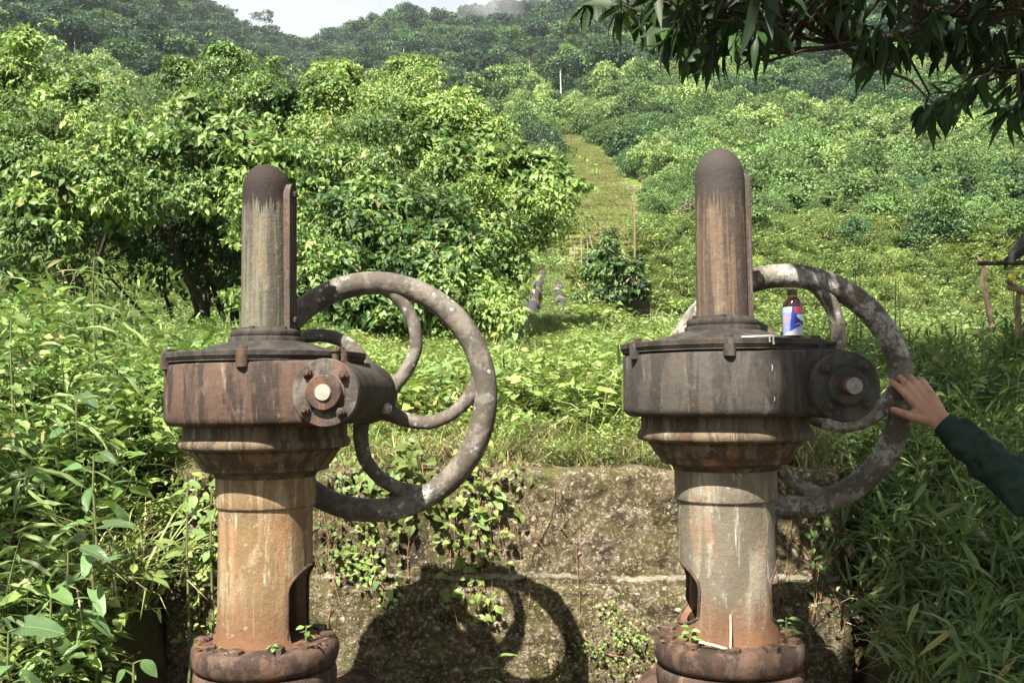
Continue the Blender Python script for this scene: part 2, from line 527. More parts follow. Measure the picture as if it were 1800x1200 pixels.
def sstep(x, a, b):
    t = np.clip((x - a) / (b - a), 0, 1)
    return t * t * (3 - 2 * t)

def wav(x, y):
    return (np.sin(x * .9 + 1.3 * np.sin(y * .6)) + np.sin(y * 1.1 + 1.7 * np.sin(x * .5 + 2)) + .5 * np.sin(2.3 * x + 1.9 * y)) / 2.5

def gz(x, y):
    x = np.asarray(x, float); y = np.asarray(y, float)
    main = np.interp(y, _yp, _zp)
    front = np.zeros_like(y)
    mid = np.where(y < 4.05, front, main)
    left = np.interp(y, _yl, _zl); right = np.interp(y, _yr, _zr)
    wl = 1 - sstep(x, -1.42, -1.24); wr = sstep(x, 1.26, 1.44)
    near = mid * (1 - wl - wr) + left * wl + right * wr
    near = near + .035 * wav(x * 2.2, y * 2.2) * sstep(y, 4.3, 6) + .12 * wav(x * .5, y * .5) * sstep(y, 8, 16)
    u = x / np.maximum(y, 1)
    sky = np.interp(900 + 1750 * u, _sx, _sy)
    eR = (700 - sky) / FPX
    g = np.clip(np.log(np.maximum(y, 40) / 40) / math.log(RIDGE / 40), 0, 1.6)
    e = .154 + (eR - .154) * g ** .9
    far = CAM_H + y * e
    far = far + sstep(y, 60, 160) * (2.2 * wav(x * .05, y * .045) + 1.1 * wav(x * .13 + 4, y * .1))
    over = np.maximum(y - RIDGE, 0)
    ridge_z = CAM_H + RIDGE * eR
    far = np.where(y > RIDGE, ridge_z - over * .25 + 2.2 * wav(x * .05, y * .045), far)
    w = sstep(y, 34, 44)
    return near * (1 - w) + far * w

def in_clear(x, y, z, grow=0):
    """the mown strip that runs up the hill along the pipeline"""
    px, py, _ = project(np.stack([x, y, z], -1))
    lo = np.interp(py, [118, 150, 200, 240, 270, 330, 420, 470], [899, 912, 952, 976, 984, 988, 985, 990])
    hi = np.interp(py, [118, 150, 200, 240, 270, 330, 420, 470], [906, 924, 966, 1004, 1050, 1096, 1118, 1110])
    return (px > lo - grow) & (px < hi + grow) & (py > 120) & (py < 470) & (y > 24) & (y < 400)

rows = np.concatenate([np.linspace(-30, 2, 12)[:-1], np.arange(2, 3.9, .12), [3.95, 4.0, 4.08, 4.16], np.arange(4.3, 9, .18),
                       np.geomspace(9, 60, 60), np.geomspace(61.5, 440, 90), np.linspace(450, 1500, 8)])
cu = np.concatenate([np.linspace(-1.5, -.66, 14)[:-1], np.linspace(-.66, .66, 190), np.linspace(.66, 1.5, 14)[1:]])
YY, UU = np.meshgrid(rows, cu, indexing='ij')
XX = UU * (np.maximum(YY, 0) + 6)
ZZ = gz(XX, YY)
nr, nc = YY.shape
idx = np.arange(nr * nc).reshape(nr, nc)
gF = np.stack([idx[:-1, :-1], idx[:-1, 1:], idx[1:, 1:], idx[1:, :-1]], -1).reshape(-1, 4)
clear_a = in_clear(XX, YY, ZZ, 7).astype(float)
green_a = sstep(YY, 6, 12)
ground = link('ground', np_mesh('ground', np.stack([XX, YY, ZZ], -1).reshape(-1, 3), gF, M['ground'], True,
                               {'clear': clear_a.ravel(), 'green': green_a.ravel()}))
tag(ground, 'grassy ground rising from the wall to the forested ridge', None, None, 'structure')

# ------------------------------------------------------------------ concrete retaining wall
def wall_mat():
    t = NT('mossy_concrete')
    big = t.noise(2.6, 8, .68, None, (3, 1, 2)); mid = t.noise(12, 8, .75); fine = t.noise(55, 8, .78)
    col = t.mix(t.step(mid, .38, .60), (.085, .064, .042), (.27, .215, .145))
    col = t.mix(t.step(fine, .50, .64), col, (.50, .43, .31))
    moss = t.math('MULTIPLY', t.step(t.noise(4.2, 8, .72, None, (6, 2, 2)), .36, .50), t.step(fine, .62, .40))
    col = t.mix(t.math('MULTIPLY', moss, .9), col, (.098, .086, .024))
    moss2 = t.math('MULTIPLY', t.step(t.noise(3.0, 7, .7, None, (1, 8, 6)), .54, .66), t.step(mid, .35, .5))
    col = t.mix(t.math('MULTIPLY', moss2, .8), col, (.12, .14, .035))
    crust = t.step(t.noise(7, 8, .78, None, (1, 9, 4)), .54, .62)
    col = t.mix(t.math('MULTIPLY', crust, .8), col, (.050, .038, .027))
    peb = None
    for sc, th, sd in ((24, .22, 1), (46, .24, 4), (80, .26, 7)):
        v = t.voro(sc, 'F1', (sd, 2, 3))
        q = t.math('MULTIPLY', t.math('SUBTRACT', 1.0, t.step(v.outputs['Distance'], th * .7, th)), t.step(t.noise(6, 5, .7, None, (8, sd, 1)), .47, .55))
        peb = q if peb is None else t.math('MAXIMUM', peb, q)
    col = t.mix(t.math('MULTIPLY', peb, .9), col, t.mix(t.step(fine, .4, .6), (.40, .32, .22), (.62, .55, .43)))
    z = t.axis(2)
    zz = t.math('ADD', z, t.math('MULTIPLY', t.math('SUBTRACT', t.noise(5, 6, .7, None, (7, 7, 1)), .5), .07))
    joint = t.math('SUBTRACT', 1.0, t.step(t.math('ABSOLUTE', t.math('SUBTRACT', zz, .648)), .004, .012))
    col = t.mix(t.math('MULTIPLY', t.math('MULTIPLY', joint, t.step(t.noise(3.1, 5, .7, None, (5, 0, 3)), .36, .50)), t.step(fine, .32, .46)), col, (.50, .44, .34))
    h = t.math('ADD', t.math('MULTIPLY', fine, .8), t.math('ADD', t.math('MULTIPLY', mid, .8), t.math('SUBTRACT', t.math('MULTIPLY', peb, .6), t.math('MULTIPLY', crust, .5))))
    return t.done(col, .95, t.bump(h, 1.0, .035), .12)
M['wall'] = wall_mat()
t_ = NT('pebble')
oi_ = t_.n('ShaderNodeObjectInfo')
M['pebble'] = t_.done(t_.mix(t_.step(t_.noise(160, 5, .7), .4, .62), t_.ramp(oi_.outputs['Random'], [(0, (.13, .10, .07)), (.5, (.28, .23, .16)), (1, (.44, .38, .29))]), (.12, .09, .06)), .9, None, .2)

def wall_front(x, z):
    v = Vector((x * 2.1, 3.3, z * 2.6))
    d = .014 * mnoise.fractal(v * 1.5, 1.0, 2.0, 5) + .013 * mnoise.fractal(v * 9, .7, 2.1, 4)
    return d

def wall_block(name, x0, x1, z0, z1, yf, yb, nx, nz, parent):
    """a rough cast block: displaced front and top, plain back and ends"""
    vs, fs = [], []
    for j in range(nz + 1):
        for i in range(nx + 1):
            x = x0 + (x1 - x0) * i / nx; z = z0 + (z1 - z0) * j / nz
            ed = min(1, min(i, nx - i) / 1.5)
            e = max(0, 1 - (z1 - z) / .05)
            y = yf - wall_front(x, z) + .035 * e * e + .03 * (1 - ed)
            zz = z - .016 * e * (1 + mnoise.noise(Vector((x * 7, 1, 2))))
            vs.append((x + .012 * mnoise.noise(Vector((z * 6, x, 5))) * (1 if i in (0, nx) else 0), y, zz))
    W = nx + 1
    for j in range(nz):
        for i in range(nx):
            fs.append((j * W + i, j * W + i + 1, (j + 1) * W + i + 1, (j + 1) * W + i))
    b = len(vs)
    for j in (0, nz):
        for i in range(nx + 1):
            x, y, z = vs[j * W + i]
            vs.append((x, yb, z if j else z0))
    for i in range(nx):
        fs.append((nz * W + i, nz * W + i + 1, b + W + i + 1, b + W + i))
        fs.append((b + W + i, b + W + i + 1, b + i + 1, b + i))
    for i, sgn in ((0, 1), (nx, -1)):
        p = [j * W + i for j in range(nz + 1)] + [b + W + i, b + i]
        fs.append(tuple(p if sgn > 0 else reversed(p)))
    me = bpy.data.meshes.new(name)
    me.from_pydata(vs, [], fs)
    me.polygons.foreach_set('use_smooth', [True] * len(fs))
    me.set_sharp_from_angle(angle=R(55))
    me.materials.append(M['wall'])
    return link(name, me, parent)

wall = empty('concrete_wall', (0, WALL_Y, 0))
wall.location = (0, 0, 0)
tag(wall, 'low mossy concrete retaining wall with pebbles behind the two valves', 'wall')
upper = wall_block('upper_course', -1.28, 1.275, .610, 1.075, WALL_Y, 4.26, 150, 34, wall)
lower = wall_block('lower_course', -1.335, 1.305, -.15, .640, WALL_Y - .045, 4.22, 150, 56, wall)
# pebbles standing out of the concrete
peb_me = []
for k in range(5):
    bm = bmesh.new()
    bmesh.ops.create_icosphere(bm, subdivisions=1, radius=1)
    for v in bm.verts:
        v.co *= 1 + .35 * mnoise.noise(v.co * 1.7 + Vector((k * 9, 0, 0)))
    me = bpy.data.meshes.new('stone'); bm.to_mesh(me); bm.free()
    me.materials.append(M['pebble'])
    peb_me.append(me)
for k in range(290):
    x = random.uniform(-1.2, 1.22); z = random.uniform(.22, 1.04)
    if abs(z - .643) < .02: continue
    s = random.choice([.004, .005, .006, .007, .009, .011, .014])
    if k < 12: s = random.uniform(.016, .023)
    up = z > .643
    y = (WALL_Y if up else WALL_Y - .045) - wall_front(x, z)
    o = link('stone', random.choice(peb_me), upper if up else lower)
    o.location = (x, y + s * .28, z)
    o.scale = (s * random.uniform(1, 1.7), s * .55, s * random.uniform(.6, 1.1))
    o.rotation_euler = (0, random.uniform(0, 6.28), 0)

# ------------------------------------------------------------------ the two sluice valves
BLACK = (.018, .013, .011)
def valve_mats(tag_, s):
    left = tag_ == 'l'
    m = {}
    m['stem'] = rust_mat('stem_cover_' + tag_, (0.071, 0.063, 0.049) if left else (0.059, 0.044, 0.034), (0.130, 0.122, 0.088) if left else (0.126, 0.088, 0.059),
                         (0.218, 0.210, 0.151) if left else (0.210, 0.168, 0.118), (0.168, 0.097, 0.042) if left else (0.160, 0.076, 0.038), s, (14, 14, .55), .5, .35, .5,
                         top=(1.80 if left else 1.72, 2.02, (0.025, 0.018, 0.015) if left else (0.044, 0.036, 0.032)))
    m['slot'] = rust_mat('slot_strip_' + tag_, (0.025, 0.021, 0.018), (0.063, 0.050, 0.040), (0.176, 0.143, 0.118), (0.092, 0.052, 0.034), s + 1, (14, 14, .6), .5, .4, .6)
    m['cap'] = rust_mat('iron_cap_' + tag_, (0.027, 0.023, 0.019), (0.050, 0.042, 0.035), (0.101, 0.084, 0.071), (0.076, 0.042, 0.027), s + 2, (5, 5, 3), .35, .25, .5)
    m['house'] = rust_mat('gearbox_iron_' + tag_, (0.029, 0.021, 0.017) if left else (0.034, 0.029, 0.024), (0.074, 0.047, 0.034) if left else (0.060, 0.051, 0.042),
                          (0.168, 0.126, 0.094) if left else (0.122, 0.113, 0.097), (0.118, 0.055, 0.035) if left else (0.076, 0.045, 0.030), s + 3, (7, 7, 1.0), .5 if left else .42, .45 if left else .28, .55)
    m['cover'] = rust_mat('cover_iron_' + tag_, (0.053, 0.044, 0.037) if left else (0.031, 0.030, 0.026), (0.126, 0.105, 0.089) if left else (0.057, 0.053, 0.046),
                          (0.220, 0.200, 0.174) if left else (0.105, 0.100, 0.089), (0.220, 0.089, 0.048) if left else (0.084, 0.048, 0.031), s + 4, (3.5, 3.5, 2), .5, .35 if left else .2, .5)
    m['boss'] = rust_mat('boss_iron_' + tag_, (0.042, 0.029, 0.022), (0.097, 0.059, 0.040), (0.160, 0.118, 0.092), (0.176, 0.071, 0.035), s + 5, (6, 6, 1.5), .4, .6, .5)
    m['tip'] = plain('shaft_tip_' + tag_, (0.276, 0.248, 0.202) if left else (0.168, 0.168, 0.147), .7, .4, 60, .25, .2)
    m['wheel'] = rust_mat('handwheel_iron_' + tag_, (0.081, 0.069, 0.055), (0.156, 0.139, 0.113), (0.255, 0.237, 0.203), (0.134, 0.091, 0.058), s + 6, (4, 4, 4), .45, .3, .45, lichen=.42 if left else .80,
                          lichen_col=(0.368, 0.368, 0.331))
    m['neck'] = rust_mat('neck_iron_' + tag_, (0.063, 0.044, 0.030), (0.130, 0.101, 0.066), (0.227, 0.210, 0.151), (0.202, 0.097, 0.042), s + 7, (7, 7, .8), .55, .45, .42)
    m['pipe'] = rust_mat('bonnet_pipe_' + tag_, (0.161, 0.110, 0.057) if left else (0.130, 0.112, 0.082), (0.262, 0.215, 0.138) if left else (0.225, 0.208, 0.155),
                         (0.430, 0.395, 0.290) if left else (0.420, 0.420, 0.345), (0.262, 0.130, 0.056) if left else (0.215, 0.105, 0.058), s + 8, (6.5, 6.5, .75), .54, .58, .42,
                         low=(.64, .86, (0.135, 0.066, 0.034)))
    m['flange'] = rust_mat('flange_iron_' + tag_, (0.039, 0.025, 0.019), (0.082, 0.053, 0.039), (0.176, 0.139, 0.105), (0.118, 0.055, 0.030), s + 9, (5, 5, 3), .48, .5, .5)
    return m

def hex_nut(mb, c, r, h, rot=0, M_=None):
    prof = []
    vs, fs = [], []
    for z in (0, h * .85):
        for k in range(6):
            a = rot + k * math.pi / 3
            vs.append(Vector((c[0] + r * math.cos(a), c[1] + r * math.sin(a), c[2] + z)))
    for k in range(6):
        a = rot + k * math.pi / 3
        vs.append(Vector((c[0] + r * .8 * math.cos(a), c[1] + r * .8 * math.sin(a), c[2] + h)))
    for l in (0, 6):
        for k in range(6):
            q = (k + 1) % 6
            fs.append((l + k, l + q, l + 6 + q, l + 6 + k))
    fs.append(tuple(12 + k for k in range(6)))
    if M_ is not None: vs = [M_ @ v for v in vs]
    mb.add(vs, fs)

def evaluated(me_obj):
    dg = bpy.context.evaluated_depsgraph_get()
    ev = me_obj.evaluated_get(dg)
    return bpy.data.meshes.new_from_object(ev)

def make_valve(side, label, loc, yaw, lean):
    m = valve_mats(side, 1 if side == 'l' else 21)
    root = empty('sluice_valve', loc)
    root.rotation_euler = (0, R(lean), R(yaw))
    tag(root, label, 'valve', 'rusty sluice valves in front of the wall')
    # spindle cover: slightly tapered tube with a domed top
    mb = MB()
    prof = [(.0715, 1.520), (.0710, 1.60), (.0695, 1.80), (.0685, 1.940)]
    for k in range(1, 11):
        a = k / 10 * math.pi / 2
        prof.append((max(.0685 * math.cos(a), 1e-4), 1.940 + .078 * math.sin(a)))
    mb.lathe(prof, 56, cap=False, wob=.006)
    stem = mb.build('spindle_cover', m['stem'], root, angle=60)
    # bolted strip covering the indicator slot, round at the top, on the right of the tube
    ang = R(-6 if side == 'l' else 12)
    Mx = Matrix.Rotation(ang, 4, 'Z')
    mb = MB()
    out = []
    for k in range(9):
        a = math.pi * k / 8
        out.append((-.026 * math.cos(a), 1.915 + .042 * math.sin(a)))
    outline = [(-.026, 1.528)] + out + [(.026, 1.528)]
    n = len(outline)
    vs = [Mx @ Vector((x_, y_, z_)) for x_ in (.055, .0835) for (y_, z_) in outline]
    fs = [tuple(range(n, 2 * n)), tuple(reversed(range(n)))] + [(k, k + 1, n + k + 1, n + k) for k in range(n - 1)] + [(n - 1, 0, n, 2 * n - 1)]
    mb.add(vs, fs)
    strip = mb.build('slot_strip', m['slot'], root, angle=35)
    for z_ in (1.925, 1.56):
        mb = MB(); hex_nut(mb, (0, 0, 0), .010, .012, .2, Mx @ Matrix.Translation((.0835, 0, z_)) @ Matrix.Rotation(R(90), 4, 'Y'))
        mb.build('bolt', m['cap'], strip, smooth=False)
    # bolted foot ring of the tube
    mb = MB()
    mb.lathe([(.068, 1.540), (.084, 1.536), (.097, 1.530), (.0995, 1.527), (.0995, 1.514), (.098, 1.512), (.103, 1.511), (.105, 1.508), (.105, 1.496), (.09, 1.492)], 56)
    ring = mb.build('foot_ring', m['cap'], root)
    for k in range(6):
        a = R(22 + 60 * k)
        mb = MB(); hex_nut(mb, (.089 * math.cos(a), .089 * math.sin(a), 1.528), .0085, .012, a)
        mb.build('bolt', m['cap'], ring, smooth=False)
    # lid of the gearbox, coned up to the ring
    mb = MB()
    mb.lathe([(.10, 1.499), (.118, 1.495), (.165, 1.481), (.195, 1.472), (.205, 1.4665), (.280, 1.4645), (.2865, 1.461), (.2865, 1.449), (.2835, 1.4465),
              (.2835, 1.444), (.2805, 1.442), (.2805, 1.436), (.25, 1.434)], 72)
    lid = mb.build('gearbox_lid', m['cap'], root)
    for k in range(6):
        a = R(-84 + 60 * k + (0 if side == 'l' else -14))
        c_, s_ = math.cos(a), math.sin(a)
        mb = MB()
        mb.lathe([(.010, 1.414), (.016, 1.418), (.017, 1.452), (.015, 1.463), (.010, 1.465)], 14, Matrix.Translation((.2775 * c_, .2775 * s_, 0)))
        hex_nut(mb, (.270 * c_, .270 * s_, 1.463), .0125, .011, a)
        mb.build('lid_bolt', m['house'], lid, angle=30)
    # gearbox: round drum drawn out to the worm casing
    pts = [(.280 * math.cos(R(q)), .280 * math.sin(R(q))) for q in range(0, 360, 5)]
    wx = .258 if side == 'l' else .2435
    pts += [(.15, -.262), (wx + .012, -.262), (wx + .035, .18), (.15, .20)]
    cx = [Vector(p) for p in pts]
    cx.sort(key=lambda p: (p.x, p.y))
    def half(ps):
        h = []
        for p in ps:
            while len(h) > 1 and (h[-1] - h[-2]).cross(p - h[-1]) <= 0: h.pop()
            h.append(p)
        return h
    hull = half(cx)[:-1] + half(cx[::-1])[:-1]
    mb = MB(); mb.prism([(p.x, p.y) for p in hull], 1.261, 1.4335, .024)
    mb.build('gearbox', m['house'], root, angle=50)
    # worm casing, lying front to back
    wz = 1.347 if side == 'l' else 1.338
    Mw = Matrix.Translation((wx, 0, wz)) @ Matrix.Rotation(R(-90), 4, 'X')      # local z -> +y
    mb = MB()
    mb.lathe([(.03, -.285), (.080, -.285), (.0825, -.270), (.083, -.10), (.0825, .05), (.086, .09), (.092, .115), (.0925, .15), (.088, .158), (.04, .160)], 48, Mw)
    casing = mb.build('worm_casing', m['cap'], root)
    mb = MB()
    mb.lathe([(.02, -.307), (.052, -.307), (.0535, -.304), (.0535, -.3045), (.0860, -.3045), (.0885, -.301), (.0885, -.287), (.03, -.2865)][::-1], 56, Mw)
    cover = mb.build('end_cover', m['cover'], root)
    for k in range(4):
        a = R(45 + 90 * k + (4 if side == 'l' else -3))
        c0 = Mw @ Matrix.Translation((.0665 * math.cos(a), .0665 * math.sin(a), -.3045)) @ Matrix.Rotation(R(180), 4, 'X')
        mb = MB()
        mb.lathe([(.0145, -.001), (.015, .003), (.0125, .0035)], 16, c0)
        hex_nut(mb, (0, 0, .003), .0122, .011, .3 * k, c0)
        mb.lathe([(.0068, .010), (.0068, .020), (.005, .022)], 10, c0)
        mb.build('cover_bolt', m['house'], cover, angle=30)
    mb = MB()
    mb.lathe([(.02, -.324), (.043, -.324), (.0465, -.321), (.0475, -.316), (.0475, -.305), (.03, -.3045)][::-1], 40, Mw)
    boss = mb.build('shaft_boss', m['boss'] if side == 'l' else m['cover'], cover)
    mb = MB()
    lt = .330 if side == 'l' else .372
    mb.lathe([(.012, -lt), (.0195, -lt), (.0215, -lt + .003), (.022, -.322), (.01, -.321)][::-1], 28, Mw)
    mb.build('shaft_end', m['tip'] if side == 'l' else m['boss'], cover)
    if side == 'r':
        mb = MB(); mb.lathe([(.005, -.3745), (.019, -.3745), (.0205, -.3725), (.01, -.3715)][::-1], 24, Mw)
        mb.build('shaft_face', m['tip'], cover)
    # grease cups on the casing and the pale drain plug
    for yy, hh in ((-.20, .030), (.02, .022)):
        mb = MB(); mb.lathe([(.010, wz + .078), (.010, wz + .078 + hh), (.0145, wz + .080 + hh), (.0145, wz + .086 + hh), (.008, wz + .088 + hh)], 14, Matrix.Translation((wx, yy, 0)))
        mb.build('grease_cup', m['house'], casing, angle=30)
    mb = MB()
    Mp = Matrix.Translation((wx + .075, .075, wz - .045)) @ Matrix.Rotation(R(35), 4, 'Z') @ Matrix.Rotation(R(90), 4, 'X')
    mb.lathe([(.016, -.01), (.016, .012), (.0135, .020), (.0075, .025), (.0005, .026)], 18, Mp)
    mb.build('drain_plug', M['plug'], casing)
    # hand wheel with five bowed spokes
    wheel = empty('handwheel', (wx, .245, wz - .007), root)
    off = 0 if side == 'l' else -8
    mb = MB()
    ns = 96
    mb.tube([(.353 * math.cos(2 * math.pi * k / ns), .0, .353 * math.sin(2 * math.pi * k / ns)) for k in range(ns)], [.0365 * (1 + .035 * mnoise.noise(Vector((math.cos(2 * math.pi * k / ns) * 4, math.sin(2 * math.pi * k / ns) * 4, 3.3)))) for k in range(ns)], 18, True)
    mb.build('rim', m['wheel'], wheel, angle=80)
    for k in range(5):
        end = R(76 + off + 72 * k)
        crv = [(.045, -62), (.085, -47), (.14, -38), (.20, -29), (.255, -17), (.295, -7), (.330, 3), (.352, 11)]
        # smooth resample
        P = []
        for i in range(len(crv) - 1):
            for q in range(3):
                f = q / 3
                P.append((crv[i][0] + (crv[i + 1][0] - crv[i][0]) * f, crv[i][1] + (crv[i + 1][1] - crv[i][1]) * f))
        P.append(crv[-1])
        pts = [(r_ * math.cos(end + R(a)), .0, r_ * math.sin(end + R(a))) for r_, a in P]
        nn = len(pts)
        rad = [.030 - .007 * math.sin(math.pi * min(1, i / nn * 1.05)) for i in range(nn)]
        mb = MB(); mb.tube(pts, rad, 14, squash=.8)
        mb.build('spoke', m['wheel'], wheel, angle=80)
    mb = MB(); mb.lathe([(.03, -.09), (.052, -.088), (.066, -.06), (.072, -.02), (.072, .03), (.066, .045), (.03, .05)], 40, Matrix.Rotation(R(-90), 4, 'X'))
    mb.build('hub', m['wheel'], wheel)
    # moulded neck under the gearbox
    mb = MB()
    mb.lathe([(.20, 1.268), (.231, 1.262), (.231, 1.228), (.234, 1.2245), (.239, 1.219), (.2415, 1.210), (.2405, 1.202), (.236, 1.196), (.222, 1.1925), (.209, 1.190), (.2115, 1.186),
              (.208, 1.182), (.203, 1.175), (.196, 1.163), (.188, 1.152), (.1825, 1.146), (.1795, 1.142), (.1785, 1.134), (.172, 1.130), (.155, 1.127), (.146, 1.121), (.1415, 1.112), (.12, 1.105)], 72, wob=.003)
    mb.build('moulded_neck', m['neck'], root, angle=50)
    # bonnet pipe with two side windows
    mb = MB()
    prof = [(.1405, 1.125), (.1400, 1.06), (.1400, 1.034), (.1385, 1.0295), (.1335, 1.026), (.1325, 1.020), (.1320, .96), (.1325, .85), (.1335, .76), (.136, .70), (.1385, .672), (.146, .652), (.150, .640)]
    inner = [(.112, .640), (.112, 1.125)]
    seg = 72
    P2 = prof + inner
    vs, fs = [], []
    n = len(P2)
    for j in range(seg):
        a = 2 * math.pi * j / seg
        for r_, z_ in P2: vs.append((r_ * math.cos(a), r_ * math.sin(a), z_))
    for j in range(seg):
        k = (j + 1) % seg
        for i in range(n):
            i2 = (i + 1) % n
            fs.append((j * n + i, j * n + i2, k * n + i2, k * n + i))
    mb.add(vs, [tuple(reversed(f)) for f in fs])
    pipe = mb.build('bonnet_pipe', m['pipe'], root, angle=50)
    cut = MB()
    for sx in ((1,) if side == 'l' else (-1, 1)):
        o = []
        hw = .094
        ztop, zr = .800, .062
        for k in range(13):
            a = math.pi * k / 12
            o.append((hw * math.cos(a), ztop + zr * math.sin(a)))
        if side == 'r':
            for k in range(1, 12):
                a = math.pi * k / 12
                o.append((-hw * math.cos(a), .735 - .04 * math.sin(a)))
        else:
            o += [(-hw, .66), (hw, .66)]
        nn = len(o)
        vs = [(x_, y_, z_) for x_ in (sx * .03, sx * .25) for (y_, z_) in o]
        fs = [tuple(range(nn)), tuple(reversed(range(nn, 2 * nn)))] + [((k + 1) % nn, k, nn + k, nn + (k + 1) % nn) for k in range(nn)]
        if sx < 0: fs = [tuple(reversed(f)) for f in fs]
        cut.add(vs, fs)
    cm = cut.mesh('cut', smooth=False)
    bm = bmesh.new(); bm.from_mesh(cm); bmesh.ops.recalc_face_normals(bm, faces=bm.faces); bm.to_mesh(cm); bm.free()
    bm = bmesh.new(); bm.from_mesh(pipe.data); bmesh.ops.recalc_face_normals(bm, faces=bm.faces); bm.to_mesh(pipe.data); bm.free()
    co = bpy.data.objects.new('cut', cm); C.objects.link(co)
    md = pipe.modifiers.new('b', 'BOOLEAN'); md.operation = 'DIFFERENCE'; md.object = co; md.solver = 'EXACT'
    pm = pipe.matrix_world.copy()
    root_m = root.matrix_basis.copy()
    root.matrix_basis = Matrix.Identity(4)
    bpy.context.view_layer.update()
    nm = evaluated(pipe)
    root.matrix_basis = root_m
    pipe.modifiers.clear()
    old = pipe.data
    pipe.data = nm
    nm.name = 'bonnet_pipe'
    if not nm.materials: nm.materials.append(m['pipe'])
    nm.polygons.foreach_set('use_smooth', [True] * len(nm.polygons))
    nm.set_sharp_from_angle(angle=R(40))
    bpy.data.objects.remove(co); bpy.data.meshes.remove(old)
    # raised lips round the windows
    for sx in ((1,) if side == 'l' else (-1, 1)):
        pth = []
        for k in range(25):
            if side == 'r':
                a = 2 * math.pi * k / 24
                yy = .096 * math.cos(a); zz = (.800 + .064 * math.sin(a)) if math.sin(a) >= 0 else (.735 + .042 * math.sin(a))
            else:
                if k < 5: yy, zz = .096, .664 + (.80 - .664) * k / 5
                elif k > 19: yy, zz = -.096, .664 + (.80 - .664) * (24 - k) / 5
                else:
                    a = math.pi * (k - 5) / 14
                    yy, zz = .096 * math.cos(a), .80 + .064 * math.sin(a)
            xx = sx * math.sqrt(max(.1345 ** 2 - yy ** 2, 0.0001))
            pth.append((xx, yy, zz))
        mb = MB(); mb.tube(pth[:-1] if side == 'r' else pth, .0048, 8, side == 'r')
        mb.build('window_lip', m['flange'], pipe, angle=80)
    # spindle inside
    mb = MB(); mb.lathe([(.028, .60), (.028, 1.12)], 20)
    mb.build('spindle', m['cap'], root)
    # bolted flanges
    mb = MB()
    mb.lathe([(.10, .655), (.150, .655), (.178, .653), (.196, .650), (.2035, .640), (.2055, .620), (.203, .600), (.197, .586), (.189, .581), (.15, .580)], 72, wob=.010)
    fl = mb.build('upper_flange', m['flange'], root, angle=60)
    for k in range(10):
        a = R(10 + 36 * k)
        mb = MB()
        hex_nut(mb, (.174 * math.cos(a), .174 * math.sin(a), .648), .0245 * random.uniform(.9, 1.05), .019 * random.uniform(.75, 1.1), a + random.uniform(-.4, .4))
        mb.build('flange_nut', m['flange'], fl, angle=25)
    mb = MB()
    mb.lathe([(.15, .5785), (.188, .578), (.197, .573), (.200, .555), (.198, .525), (.190, .510), (.165, .502), (.158, .47), (.165, .40), (.185, .34), (.215, .26), (.235, .15), (.24, .05), (.24, -.25)], 64, wob=.008)
    mb.build('valve_body', m['flange'], root, angle=60)
    # mains pipe leading back into the wall
    mb = MB()
    Mb = Matrix.Rotation(R(-90), 4, 'X')
    mb.lathe([(.10, -.44), (.185, -.44), (.19, -.43), (.19, -.36), (.165, -.35), (.165, .50), (.205, .51), (.21, .52), (.21, .60), (.205, .61), (.175, .62), (.175, 1.12), (.10, 1.12)], 48, Matrix.Translation((0, 0, .135)) @ Mb, wob=.006)
    mb.build('mains_pipe', m['flange'], root, angle=50)
    # soil and rust flakes lying on the flange
    parts = []
    n = 260
    a = rng.uniform(0, 2 * math.pi, n); rr = rng.uniform(.138, .198, n)
    keep = (np.sin(a * 2 + (1 if side == 'l' else 2)) + rng.uniform(-.6, .9, n)) > .1
    a, rr = a[keep], rr[keep]
    P = np.stack([rr * np.cos(a), rr * np.sin(a), np.full(len(a), .655)], -1)
    V, F = leaves(P, np.concatenate([rng.normal(size=(len(a), 2)), rng.uniform(-.1, .5, (len(a), 1))], 1), jit(len(a), .6) + (0, 0, 1), rng.uniform(.006, .024, len(a)), rng.uniform(.004, .014, len(a)), 'diamond')
    tag(link('rust_flakes', np_mesh('rust_flakes', V, F, M['flake']), fl), kind='stuff')
    return root, m

t_ = NT('drain_plug'); M['plug'] = t_.done(t_.mix(t_.step(t_.noise(60, 5), .4, .6), (.34, .33, .30), (.22, .21, .18)), .55, None, .5, .3)
M['flake'] = leaf_mat('rust_flake', [(.05, .03, .02), (.12, .07, .035), (.20, .11, .05), (.10, .11, .03)], trans=(.1, .06, .03), tmix=.05, rough=.9, spec=.1)
valve_l, ml = make_valve('l', 'rusty valve with olive grey spindle cover and reddish gearbox, left of the other', (-.6934, 2.88, 0), -4.9, -.74)
valve_r, mr = make_valve('r', 'dark rusty valve with a bottle standing on its gearbox and a hand on its wheel', (.6043, 2.80, .026), -.5, -.44)

